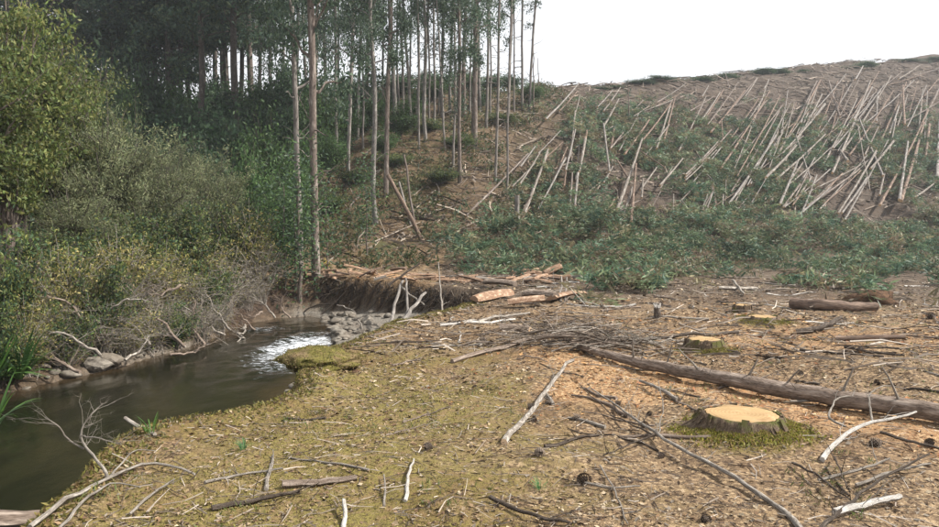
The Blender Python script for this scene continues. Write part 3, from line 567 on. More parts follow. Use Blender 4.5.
for k in range(69):
    u = random.random(); px = 305 + 275 * u; py = np.interp(px, [300, 330, 400, 480, 575], [279, 280, 284, 285, 283]) - abs(random.gauss(0, 4.2)); g = G(px, py, random.uniform(.01, .16)); a = random.gauss(.0, .8); L = random.uniform(.3, 1.05); d = np.array([math.cos(a), math.sin(a), random.gauss(0, .16)]) * L / 2
    a0, a1 = g - d, g + d; ok = float(H(g[0], g[1])[0]) > -.25
    if not ok: continue
    for q in (a0, a1): q[2] = max(q[2], float(H(q[0], q[1])[0]) + .03)
    items.append((slab(a0, a1, random.uniform(.07, .19), random.uniform(.03, .10), mat=random.choice(['slab', 'slab', 'slab', 'log_pale', 'log_brown'])), px))
number(items, 'split bark slab heaped on the far bank above the gully, #', 'slab', 'bark slabs on the far bank')
for (a, b, wd, th, lab) in [((512, 277), (540, 276), .3, .2, 'thick orange split log lying level at the foot of slash'), ((545, 278), (562, 268), .32, .2, 'orange split log tilted up with a pale sawn end'), ((458, 283), (478, 276), .16, .08, 'pale split slab tilted up at the end of the slab heap'),
                            ((474, 304), (510, 298), .35, .12, 'orange split slab with torn face on the near gully rim'), ((525, 299), (556, 303), .22, .12, 'grey half log lying across the near side slab heap'), ((552, 303), (583, 300), .30, .1, 'orange split slab at the right end of near heap'), ((508, 308), (545, 306), .25, .12, 'dark orange slab lying lowest in the near heap'), ((484, 286), (515, 290), .2, .14, 'dark half log below the slab heap beside the gully')]:
    p0, p1 = G(*a, .08), G(*b, .12)
    if 'tilted' in lab: p1 = D(b[0], b[1], p0[1] + .1)
    slab(p0, p1, wd, th, lab, 'log' if 'log' in lab else 'slab', mat='log_grey' if 'grey' in lab or 'dark half' in lab else 'slab')
for k, px in enumerate((561, 566)): g = G(px, 301, 0); st('splinter_post', [(px, 303), (px + 1, 297, .18), (px, 291, .34)], .035, .02, 'log_pale', ['left', 'right'][k] + ' of two short pale splinters standing on the near slab heap', 'splinter', rest=False, n=5)

# ------------------------------------------------------------------ gully: leaning poles, roots
for (px, r0, r1, m, lab) in [
    ([(393, 334, 0, 14.2), (408, 314, 0, 15.8), (425, 293, 0, 18.2)], .075, .05, 'wood_white', 'thickest white pole leaning to the right in the gully'),
    ([(389, 325, 0, 16.5), (396, 302, 0, 17.6), (402, 281, 0, 19.2)], .06, .05, 'bark_pale', 'pale pole leaning up to the slab heap in the gully'),
    ([(406, 316, 0, 16.6), (407, 298, 0, 17.6), (406, 279, 0, 19)], .045, .035, 'wood_white', 'upright pale pole behind the white leaning pole'),
    ([(401, 286, 0, 18.8), (413, 297, 0, 18), (424, 305, 0, 17.2)], .035, .025, 'wood_dry', 'thin pole crossing behind the white leaning pole'),
    ([(388, 285, 0, 19.6), (404, 274, 0, 19.8), (420, 263, 0, 20)], .05, .035, 'wood_dark', 'dark pole sticking up over the slab heap'),
    ([(443, 314, 0, 16), (441, 290, 0, 16.6), (438, 262, 0, 17)], .035, .015, 'wood_dry', 'thin dead upright sapling at the right end of gully'),
    ([(358, 320, 0, 18.3), (363, 330, 0, 17.4), (369, 341, 0, 16.6)], .03, .025, 'wood_dry', 'short pale stick on the shingle below the gully wall'),
    ([(318, 318, 0, 21.6), (332, 305, 0, 21.7), (347, 290, 0, 21.8)], .035, .02, 'wood_dark', 'dark stick leaning on the gully wall above the water'),
    ([(300, 315, 0, 22.0), (312, 306, 0, 21.8), (336, 302, 0, 21.2)], .03, .02, 'wood_dark', 'dark drooping stick at the left end of gully wall'),
    ([(337, 305, 0, 21), (348, 308, 0, 20.6), (355, 312, 0, 20)], .03, .02, 'wood_dry', 'grey stick lying flat against the gully wall')]:
    st('leaning_pole', px, r0 * .72, r1 * .72, 'bark_pale' if m == 'wood_white' else m, lab, 'pole', rest=False, n=9, sides=8, wob=.06, tw=3 if r0 < .04 else 0, twl=.3, twr=.008)
def roots():
    mb = MB(); C2 = np.array(CH[15:21])[:, :2]; L = np.concatenate([[0], np.cumsum(np.hypot(*np.diff(C2, axis=0).T))])
    for k in range(1000):
        t = random.uniform(0, L[-1]); x = np.interp(t, L, C2[:, 0]); y = np.interp(t, L, C2[:, 1]); p = on(x, y, -.03); p[1] -= random.uniform(-.1, .3); p[2] -= random.uniform(0, .45); l = random.uniform(.1, .8); dx = random.gauss(0, .4); P = path([p, p + np.array([dx * .4, -.12, -l * .5]), p + np.array([dx, -random.uniform(.1, .45), -l])], 5, .15); c = random.choice([(.022, .016, .012), (.045, .034, .026), (.028, .02, .015), (.10, .08, .062)]); tube(mb, P, np.linspace(random.uniform(.006, .02), .003, 5), 3, caps=False, col=c)  # root tones darkened in colour to stand for shade on the wall
    tag(mb.build('hanging_roots', 'litter'), 'matted roots and twigs hanging down the dark gully wall', 'roots', kind='stuff')
roots()

# ------------------------------------------------------------------ felled trunks on the slope
C1 = [(85,180,195,62,3),(170,190,198,90,2),(195,205,230,170,2),(255,130,305,85,2),(275,145,330,75,2.4),(275,190,325,105,3),(365,130,405,100,2.4),(390,130,505,95,2.4),(345,280,425,175,3.4),(405,240,505,110,2.6),(450,265,498,115,3),(475,235,510,105,2.4),(205,285,220,215,4.5),(150,345,182,220,3),(110,370,155,280,2.8),(300,250,310,200,3.6),(280,210,318,185,3),(275,200,295,350,3.4),(320,470,402,240,4.6),(365,520,382,335,4.4),(325,525,370,405,4.2),(270,515,335,465,3.6),(280,490,310,455,3.2),(320,315,355,360,3.2),(275,370,305,335,3),(395,400,450,340,3),(400,430,405,385,3.2),(460,395,535,320,3.2),(545,350,655,245,2.8),(15,485,92,285,4.4),(0,330,50,275,3.2),(0,390,65,300,3),(70,310,140,262,2.4),(145,390,160,280,2.6),(165,440,172,355,3.4),(180,460,190,370,4),(195,345,215,250,4.4),(595,165,659,75,2.4),(630,390,645,440,2),(505,430,505,480,2.4),(590,470,615,430,2.6),(600,480,630,440,2.6),(130,140,190,80,2.2),(420,120,540,70,1.8),(560,130,640,90,1.8),(520,260,550,230,2),(600,80,620,55,1.8)]
C2 = [(60,205,128,108,2.6),(90,245,190,125,2.6),(15,375,150,240,3),(150,250,230,140,2.2),(120,345,262,120,2.8),(160,330,300,165,2.6),(90,235,225,80,2),(300,80,368,40,2.4),(190,130,225,85,2),(245,100,260,80,2),(150,425,290,190,2.6),(140,475,280,270,3.8),(205,400,290,265,2.4),(285,300,400,85,3.2),(310,260,410,90,3),(300,300,425,160,3),(250,390,340,300,4),(280,380,425,255,3.2),(290,465,345,345,4),(300,460,350,405,3.4),(330,455,385,385,3),(340,260,385,385,2.2),(340,500,439,425,3.6),(95,400,108,450,2.2),(60,475,80,435,2.6),(75,485,95,440,2.6),(295,240,315,120,2),(120,215,125,260,1.8),(150,480,205,430,2.6),(130,300,250,150,1.8),(270,290,330,180,2.2),(320,300,415,130,2.6),(200,200,250,130,1.8),(345,240,400,180,2.2)]
C3 = [(0,260,50,130,2.6),(5,270,65,200,2.6),(75,130,105,220,2.4),(60,350,150,180,2.6),(85,375,185,130,3),(110,320,240,120,2.6),(155,240,218,390,3.2),(130,335,245,165,2.6),(190,330,280,130,2.6),(270,150,275,250,3),(235,265,260,200,3),(305,265,366,150,3),(265,455,325,250,4.4),(260,460,283,310,4),(330,330,340,255,4),(360,390,366,240,4.4),(0,490,110,390,3.4),(20,470,155,385,3.4),(100,490,200,330,3.4),(110,495,175,410,3.4),(185,370,245,305,4),(0,440,30,405,3),(305,450,350,430,3.6),(105,335,125,355,4.4),(145,125,165,95,2.6),(190,80,225,65,2),(260,120,315,90,2),(160,250,300,130,2),(90,300,170,170,2.2),(140,230,190,150,2.6),(270,240,366,190,2),(310,180,366,120,1.8)]
C4 = [(470,228,528,172,3.4),(512,200,535,180,2.6),(466,232,478,224,2.6),(523,226,548,168,4.2),(505,250,530,222,2)]
segs = [(520 + a / 3.295, 80 + b / 3.295, 520 + c / 3.295, 80 + d / 3.295, w_) for a, b, c, d, w_ in C1] + [(680 + a / 2.927, 60 + b / 2.927, 680 + c / 2.927, 60 + d / 2.927, w_) for a, b, c, d, w_ in C2] + [(800 + a / 2.633, 40 + b / 2.633, 800 + c / 2.633, 40 + d / 2.633, w_) for a, b, c, d, w_ in C3] + C4
rs = random.Random(5)
for (a, b, c, d, w_) in list(segs):
    for q in range(2 if a > 640 else 1):
        if rs.random() < .4: j = rs.uniform(-24, 24); e = rs.uniform(-14, 12); f = rs.uniform(.8, 1.35); k_ = rs.gauss(0, 15); segs.append((a + j, b + e, a + j + (c - a) * f + k_, b + e + (d - b) * f, w_ * rs.uniform(.5, .8)))
bands = {}
for i, (a, b, c, d, w_) in enumerate(segs):
    if d > b: a, b, c, d = c, d, a, b
    p0, p1 = G(a, b), G(c, d); L = np.linalg.norm(p1 - p0)
    if L < .8 or L > 45 or p0[1] < 24 or d < 62 + (939 - c) * .09: continue
    rad = .5 * w_ / FPX * .5 * (p0[1] + p1[1]) * .60; n = max(6, min(14, int(L)))
    t = np.linspace(0, 1, n)[:, None]; P = p0 * (1 - t) + p1 * t; gz = H(P[:, 0], P[:, 1]); lift = float(np.max(gz - P[:, 2])); lift = min(max(lift, 0), 1.6)
    P[:, 2] += lift * .75 + rad + .6 + .4 * random.random(); P[:, 2] -= .3 * (1 - t[:, 0]); P += rng.normal(0, .004, P.shape) * L / n; P[:, 2] -= np.sin(np.pi * t[:, 0]) * L * .006
    rr = np.linspace(rad * 1.12, rad * .8, n) if random.random() < .75 else np.linspace(rad * .85, rad * 1.1, n)
    m = random.choices(['log_pale', 'bark_pale', 'log_brown', 'bark_tree'], [4, 3, 3, 2])[0]; mb = MB(); tube(mb, P, rr, 8, capmi=1, rough=.06); o = mb.build('felled_trunk', [m, 'cut_far'], origin=P[0] - [0, 0, rad])
    mx, my = proj(P[n // 2]); band = ('left' if mx < 600 else 'middle left' if mx < 700 else 'middle right' if mx < 800 else 'right') ; tone = {'log_pale': 'pale', 'bark_pale': 'whitish', 'log_brown': 'brown', 'bark_tree': 'grey-brown'}[m]
    hgt = 'upper' if my < 128 else 'middle' if my < 170 else 'lower'; sz = 'long' if math.hypot(c - a, d - b) > 48 else 'short'
    bands.setdefault((band, tone, hgt, sz), []).append((o, mx))
for (band, tone, hgt, sz), it in bands.items():
    if len(it) == 1: tag(it[0][0], f'only {sz} {tone} felled trunk on {hgt} slope, {band} part of hillside', 'felled trunk', 'felled trunks on the slope')
    else: number(it, f'{sz} {tone} felled trunk on {hgt} slope, {band} part, #', 'felled trunk', 'felled trunks on the slope')
st('standing_snag', [(518, 238), (517, 215, 0, float(G(518, 238)[1])), (517, 195, 0, float(G(518, 238)[1]))], .13, .10, 'bark_pale', 'short upright snag at the foot of the slope', 'snag', rest=False, n=6, sides=9, cut='cut_far')
for (a, b, w_, lab, m) in [((424, 242), (388, 175), 5, 'thick brown trunk leaning left against the slope behind the slabs', 'log_brown'), ((411, 225), (399, 182), 2.6, 'thin pale pole leaning left beside the thick brown trunk', 'bark_pale'), ((404, 155), (417, 238), 2.4, 'slender pole leaning right across the thick brown trunk', 'bark_tree'), ((342, 213), (361, 194), 3, 'short fallen pole propped on the slope under the trees', 'bark_tree'), ((318, 268), (338, 254), 2.4, 'pale pole propped right of the tall near tree', 'log_pale')]:
    q = max(a, b, key=lambda v: v[1]); q2 = min(a, b, key=lambda v: v[1]); g = G(*q); e = D(q2[0], q2[1], g[1] + .9); rr = .5 * w_ / FPX * g[1]; n = 7; P = path([g - [0, 0, .1], e], n, .03); mb = MB(); tube(mb, P, np.linspace(rr, rr * .8, n), 8, capmi=1, rough=.05); tag(mb.build('leaning_pole', [m, 'cut_far'], origin=g), lab, 'pole')

# ------------------------------------------------------------------ standing trees
PAL = dict(dark=[(.050, .092, .062), (.072, .118, .066), (.038, .072, .052), (.105, .14, .07)], euc=[(.065, .105, .066), (.085, .125, .072), (.05, .085, .058)], fresh=[(.066, .125, .042), (.09, .15, .05), (.05, .095, .036)],
           olive=[(.105, .145, .042), (.14, .17, .05), (.075, .11, .035), (.18, .185, .06)], willow=[(.19, .215, .11), (.24, .25, .135), (.14, .17, .09)], yellow=[(.28, .235, .075), (.19, .19, .06), (.15, .17, .055), (.34, .285, .12), (.12, .14, .05)], brown=[(.16, .12, .07), (.20, .15, .09), (.11, .10, .05)], under=[(.045, .085, .04), (.065, .11, .05), (.034, .065, .034)])
def tree_proto(kind, seed, hgt, r0, cb, cr, nl, npad, lpp, lsize, pal, bark, fork=False, flat=.35):
    """trunk, limbs and crown; cb = crown base, cr = crown radius"""
    global rng
    random.seed(seed); rng = np.random.default_rng(seed); root = empty(kind, (0, 0, 0)); n = 14; z = np.linspace(-.3, hgt, n); wx = np.cumsum(np.cumsum(rng.normal(0, .035, n)) * .6 + rng.normal(0, .05, n)) * hgt / 25; wy = np.cumsum(rng.normal(0, .09, n)) * hgt / 25; wx -= np.linspace(0, wx[-1], n) * .8; wx -= wx[0]; wy -= wy[0]
    P = np.stack([wx, wy, z], 1); rad = r0 * np.interp(z / hgt, [-.1, 0, .03, .5, 1], [1.35, 1.2, 1.0, .72, .18]); mb = MB(); tube(mb, P, rad, 10, rough=.04); mb.build('trunk', bark, root)
    lb = MB(); cw = MB(); pads = []
    if fork:
        for k in range(3): a = random.uniform(0, 6); b = P[6 + k]; Q = path([b, b + np.array([math.cos(a) * 1.1, math.sin(a) * 1.1, 1.6]), b + np.array([math.cos(a) * 1.6, math.sin(a) * 1.6, hgt * .35])], 8, .1); tube(lb, Q, np.linspace(r0 * .5, r0 * .15, 8), 7); pads.append(Q[-1])
    for k in range(nl):
        t = (cb + (hgt - cb) * ((k + random.random()) / nl)) ; i = np.interp(t, z, np.arange(n)); b = np.array([np.interp(t, z, P[:, q]) for q in range(3)]); a = k * 2.4 + random.uniform(-.5, .5); f = (t - cb) / max(hgt - cb, .1); l = cr * (1.15 - .75 * f) * random.uniform(.5, 1.1); rise = random.uniform(.1, .6) * l
        Q = path([b, b + np.array([math.cos(a) * l * .5, math.sin(a) * l * .5, rise * .7]), b + np.array([math.cos(a) * l, math.sin(a) * l, rise])], 6, .12); tube(lb, Q, np.linspace(r0 * .26, r0 * .05, 6), 5, caps=False); twigs(lb, Q, r0 * .06, 3, l * .4, sub=0)
        for m_ in range(max(1, npad // nl)): pads.append(Q[random.choice([3, 4, 5, 5])] + rng.normal(0, .22 * cr * .6, 3) * [1, 1, .6])
    for k in range(nl // 2):                              # dead stubs below the crown
        t = random.uniform(cb * .35, cb); b = np.array([np.interp(t, z, P[:, q]) for q in range(3)]); a = random.uniform(0, 6.3); l = random.uniform(.4, 1.6); tube(lb, path([b, b + np.array([math.cos(a) * l, math.sin(a) * l, l * random.uniform(-.2, .7)])], 4, .15), np.linspace(.03, .008, 4), 4, caps=False)
    tag(lb.build('limbs', bark, root), kind='stuff')
    for p in pads:
        m_ = int(lpp * random.uniform(.6, 1.4)); rr = cr * (random.uniform(.10, .2) if cr > 4 else random.uniform(.13, .28)); c = p + rng.normal(0, 1, (m_, 3)) * np.array([rr, rr, rr * flat]); leaves(cw, c, lsize, .38, np.asarray(pal) * random.uniform(.75, 1.2), tilt=.7)
    cw.build('crown', 'leaf', root, smooth=False); return root
TP = {}
TP['pine'] = [tree_proto('forest_tree', 11 + k, 24, .30, 4.6 + k * 1.2, 4.8, 30, 130, 130, .40, PAL['dark'], 'bark_dark') for k in range(3)]
TP['gum'] = [tree_proto('forest_tree', 21 + k, 25, .22, 4.4 + k * 1.5, 2.5, 30, 100, 150, .24, PAL['euc'], ['bark_tree', 'bark_pale', 'bark_grey'][k], flat=.7) for k in range(3)]
TP['fork'] = [tree_proto('forest_tree', 31, 23, .34, 5, 3.2, 22, 70, 180, .24, PAL['euc'], 'bark_tree', True, .7)]
TP['pole'] = [tree_proto('forest_tree', 41 + k, 22, .12, 7, 1.3, 18, 32, 70, .22, PAL['euc'], 'bark_pale', flat=.9) for k in range(2)]
used = set()
def place(kind, k, loc, lean=(0, 0), sc=(1, 1, 1), rz=0):
    pr = TP[kind][k % len(TP[kind])]; o = pr if pr.name not in used else copy_tree(pr); used.add(pr.name); used.add(o.name)
    o.location = loc; o.scale = sc; o.rotation_euler = (-math.atan(lean[1]), math.atan(lean[0]), rz); o.rotation_mode = 'XYZ'; return o
TREES = []   # base px, base py (None: hidden, then depth), px where the trunk leaves the top, trunk px, kind
for row in [(316, 276, 301, 8.5, 'gum'), (300, 271, 296, 6, 'gum'), (376, 224, 366, 5.5, 'gum'), (386, 196, 377, 5, 'gum'), (348, 184, 341, 4, 'gum'), (394, 132, 390, 4.6, 'gum'), (404, 130, 396, 3, 'pole'), (412, 128, 403, 3.2, 'gum'), (426, 142, 423, 4, 'gum'), (417, 128, 412, 3, 'pole'), (434, 126, 434, 2.6, 'pole'), (443, 118, 440, 3.6, 'gum'), (460, 183, 451, 4, 'gum'), (453, 168, 447, 2.6, 'pole'), (474, 147, 472, 6.5, 'fork'), (464, 116, 460, 4.4, 'gum'), (486, 128, 487, 3, 'pole'), (507, 196, 503, 2.6, 'pole'), (495, 182, 499, 3, 'pole'), (508, 118, 505, 3, 'gum'), (522, 110, 518, 2.6, 'pole'), (529, 112, 524, 2.8, 'pole'),
            (336, 166, 333, 3, 'gum'), (358, 140, 352, 3.4, 'gum'), (366, 128, 361, 4, 'fork'), (328, 150, 324, 4, 'gum'), (480, 112, 478, 3.4, 'gum'), (341, 128, 338, 2.4, 'pole'), (353, 118, 351, 2, 'pole'), (399, 118, 394, 2.2, 'pole'), (408, 116, 410, 2.2, 'pole'), (429, 120, 431, 2.2, 'pole'), (438, 114, 444, 2, 'pole'), (457, 120, 463, 2.2, 'pole'), (470, 114, 466, 2, 'pole'), (490, 115, 493, 2, 'pole'), (514, 112, 512, 1.8, 'pole'), (363, 150, 356, 2.2, 'pole'), (419, 150, 416, 2.4, 'pole'), (445, 150, 436, 2.2, 'pole'), (498, 110, 496, 2.4, 'pole'), (450, 112, 452, 3.2, 'gum'), (423, 112, 428, 3, 'gum'), (373, 118, 370, 3, 'gum'), (384, 116, 383, 2.6, 'pole')]:
    g = G(row[0], row[1]); TREES.append((g, row[2], row[3], row[4], row[0]))
NVIS = len(TREES)
for (px, dep, top, w_, kd) in [(171, 54, 163, 5.5, 'pine'), (162, 58, 158, 4, 'pine'), (201, 50, 196, 6, 'pine'), (184, 57, 185, 4, 'pine'), (231, 55, 226, 6, 'pine'), (240, 51, 233, 8, 'pine'), (253, 56, 250, 7, 'fork'), (273, 60, 268, 4, 'gum'), (300, 60, 293, 4, 'gum'), (317, 58, 313, 5, 'gum'), (218, 62, 216, 4, 'pine'), (150, 56, 146, 5, 'pine'), (176, 63, 175, 4, 'pine'), (208, 64, 205, 4, 'pine'), (138, 60, 135, 5, 'pine'), (120, 54, 116, 6, 'pine'), (100, 58, 96, 6, 'pine'), (80, 52, 78, 6, 'pine'), (56, 60, 54, 6, 'pine'), (30, 56, 28, 6, 'pine'), (5, 60, 0, 6, 'pine'), (-25, 54, -30, 6, 'pine'), (108, 66, 106, 5, 'pine'), (193, 68, 190, 4, 'pine'), (262, 66, 258, 4, 'gum'), (130, 68, 128, 4, 'pine'), (155, 70, 152, 4, 'pine'), (243, 68, 240, 4, 'pine'), (286, 66, 282, 3.6, 'gum'), (226, 70, 224, 4, 'pine'), (70, 68, 68, 5, 'pine'), (308, 68, 306, 3.4, 'gum'), (-50, 60, -52, 6, 'pine')]:
    x = (px - CX) / FPX * dep; TREES.append((on(x, dep), top, w_, kd, px))
tl = {}
for k, (g, top, w_, kd, px) in enumerate(TREES):
    zt = CAMZ + ray(top, 0)[2] * g[1]; e = D(top, 0, g[1]); lean = (e[0] - g[0]) / max(e[2] - g[2], 2.0); lean = max(-.16, min(.16, lean)); lean += random.gauss(0, .025) if k >= NVIS else random.gauss(0, .012); base_r = {'pine': .30, 'gum': .22, 'fork': .34, 'pole': .12}[kd]; q = .5 * w_ / FPX * g[1] / base_r * .92
    hs_ = random.uniform(.78, 1.15) * (1.15 if k < 2 else 1); o = place(kd, k, g - [0, 0, .05], (lean, 0), (max(q, .45) if kd != 'pine' else 1 * max(q, .75), max(q, .45) if kd != 'pine' else max(q, .75), hs_), random.uniform(0, 6.28))
    mx = proj(g)[0]; key = (kd, 'near' if k < 2 else 'hid' if k >= NVIS else 'low' if proj(g)[1] > 145 else 'up'); tl.setdefault(key, []).append((o, mx))
FM = {('gum', 'near'): 'tall straight near tree on the far creek bank, #', ('gum', 'low'): 'slender grey trunked tree standing low on the wooded slope, #', ('gum', 'up'): 'slender grey trunked tree along the ridge above the slope, #', ('pole', 'low'): 'thin pale pole tree standing low on the open slope, #', ('pole', 'up'): 'thin pale pole tree on the ridge against white sky, #', ('fork', 'low'): 'stout forked tree standing on the wooded slope, #', ('fork', 'up'): 'stout forked tree on the ridge, #', ('pine', 'hid'): 'dark dense crowned tree in the forest at left, #', ('gum', 'hid'): 'slender tree between dark forest and tall near tree, #', ('fork', 'hid'): 'gnarled forked tree with sky behind it in the left forest'}
for key, it in tl.items():
    f_ = FM[key]
    if len(it) == 1: tag(it[0][0], f_.replace(', #', ''), 'tree', 'standing forest trees')
    else: number(it, f_, 'tree', 'standing forest trees')
def thin(px, py, top, w_, lab):
    g = G(px, py); e = D(px - 1, top, g[1]); mb = MB(); P = path([g - [0, 0, .1], e], 8, .03); tube(mb, P, np.linspace(.5 * w_ / FPX * g[1], .02, 8), 6); tag(mb.build('bare_pole_tree', 'bark_tree', origin=g), lab, 'tree')
thin(534, 112, 38, 1.8, 'bare thin pole tree on the ridge beside the felled slope, taller one'); thin(539, 104, 58, 1.6, 'bare short pole tree on the ridge beside the felled slope'); thin(629, 122, 78, 1.8, 'lone bare pole standing among felled trunks near the ridge')

# ------------------------------------------------------------------ shrubs and the thicket
def shrub_proto(kind, seed, h, r, ns, nl, lsize, pal, bark, asp=.42, spread=.13, base=.15, lean=0, trunk=None, tw=3):
    global rng
    random.seed(seed); rng = np.random.default_rng(seed); root = empty(kind, (0, 0, 0)); sb = MB(); tips = []
    for k in range(ns):
        a = k * 2.4 + random.uniform(-.6, .6); rr = r * math.sqrt(random.random()) ; hh = h * random.uniform(.55, 1) * (1 - .35 * (rr / r) ** 2); b = np.array([random.gauss(0, .12), random.gauss(0, .12), -.1]); e = np.array([math.cos(a) * rr, math.sin(a) * rr, hh])
        if trunk: b = np.array([0, 0, trunk * random.uniform(.4, 1)])
        Q = path([b, b * .5 + e * [.25, .25, .55], e], 8, .16); tube(sb, Q, np.linspace(.022 * h / 3 + .008, .006, 8), 5, caps=False); tips.append(Q[3:])
        for t in range(tw):
            i = random.randint(2, 6); d = rng.normal(0, 1, 3); d[2] = abs(d[2]) * .4 ; d /= np.linalg.norm(d); l = r * random.uniform(.2, .5); q = path([Q[i], Q[i] + d * l * .5, Q[i] + d * l + [0, 0, -.1 * l]], 5, .15); tube(sb, q, np.linspace(.008, .003, 5), 3, caps=False); tips.append(q)
    if trunk: tube(sb, path([(0, 0, -.2), (.05, .02, trunk * .5), (0, 0, trunk)], 6, .05), np.linspace(.13, .09, 6), 8)
    tag(sb.build('stems', bark, root), kind='stuff'); cw = MB(); per = max(1, nl // len(tips))
    for q in tips:
        m_ = int(per * random.uniform(.4, 1.6)); i = rng.integers(0, len(q), m_); c = q[i] + rng.normal(0, 1, (m_, 3)) * spread * r * np.array([1, 1, .75]); c = c[c[:, 2] > base * h * .5 * rng.random(len(c))]
        if len(c): leaves(cw, c, lsize, asp, np.asarray(pal) * random.uniform(.55, 1.4), tilt=.8)
    cw.build('foliage', 'leaf_thin', root, smooth=False); return root
TP['olive'] = [shrub_proto('leafy_tree', 51 + k, 8.6, 3.0, 64, 26000, .17, PAL['olive'], 'bark_tree', trunk=2.0, spread=.065, tw=5) for k in range(2)]
TP['willow'] = [shrub_proto('willow_tree', 55 + k, 5.6, 2.4, 50, 19000, .15, PAL['willow'], 'bark_dark', asp=.22, spread=.07, trunk=.8, tw=5) for k in range(2)]
TP['yellow'] = [shrub_proto('yellowing_shrub', 58 + k, 2.5, 1.5, 40, 4200, .105, PAL['yellow'], 'wood_dry', spread=.09, tw=6) for k in range(3)]
TP['green'] = [shrub_proto('green_shrub', 62 + k, 2.6, 1.6, 36, 5600, .125, PAL['olive'] + PAL['under'], 'bark_dark', spread=.08, tw=5) for k in range(3)]
TP['brown'] = [shrub_proto('twiggy_shrub', 66 + k, 2.2, 1.5, 50, 1900, .06, PAL['brown'] + PAL['yellow'], 'wood_dry', spread=.16, tw=7) for k in range(2)]
TP['under'] = [shrub_proto('understory_shrub', 70 + k, 4.0, 2.0, 40, 4200, .26, PAL['under'], 'bark_dark', asp=.5, spread=.15) for k in range(3)]
TP['fresh'] = [shrub_proto('young_tree', 74 + k, 5.0, 2.0, 44, 7500, .17, PAL['fresh'], 'bark_dark', asp=.5, spread=.14, trunk=.7) for k in range(2)]
random.seed(99); rng = np.random.default_rng(99)
groups = {}
def bush(kind, px, dep, top, wpx=None, k=None, hp=None):
    """top = photo row its crown reaches"""
    dep -= .4 if kind in ('brown', 'yellow', 'green') and dep < 19 else 0
    x = (px - CX) / FPX * dep; g = on(x, dep); zt = D(px, top, dep)[2]; hp = {'olive': 8.6, 'willow': 5.6, 'yellow': 2.5, 'green': 2.6, 'brown': 2.2, 'under': 4.0, 'fresh': 5.0}[kind]; rp = {'olive': 3.0, 'willow': 2.4, 'yellow': 1.5, 'green': 1.6, 'brown': 1.5, 'under': 2.0, 'fresh': 2.0}[kind]
    sz = max(.4, (zt - g[2]) / hp); sx = (wpx / FPX * dep / 2 / rp / 1.05) if wpx else sz
    o = place(kind, random.randint(0, 5) if k is None else k, g - [0, 0, .05], (0, 0), (sx, sx, sz), random.uniform(0, 6.28)); groups.setdefault(kind, []).append((o, px)); return o
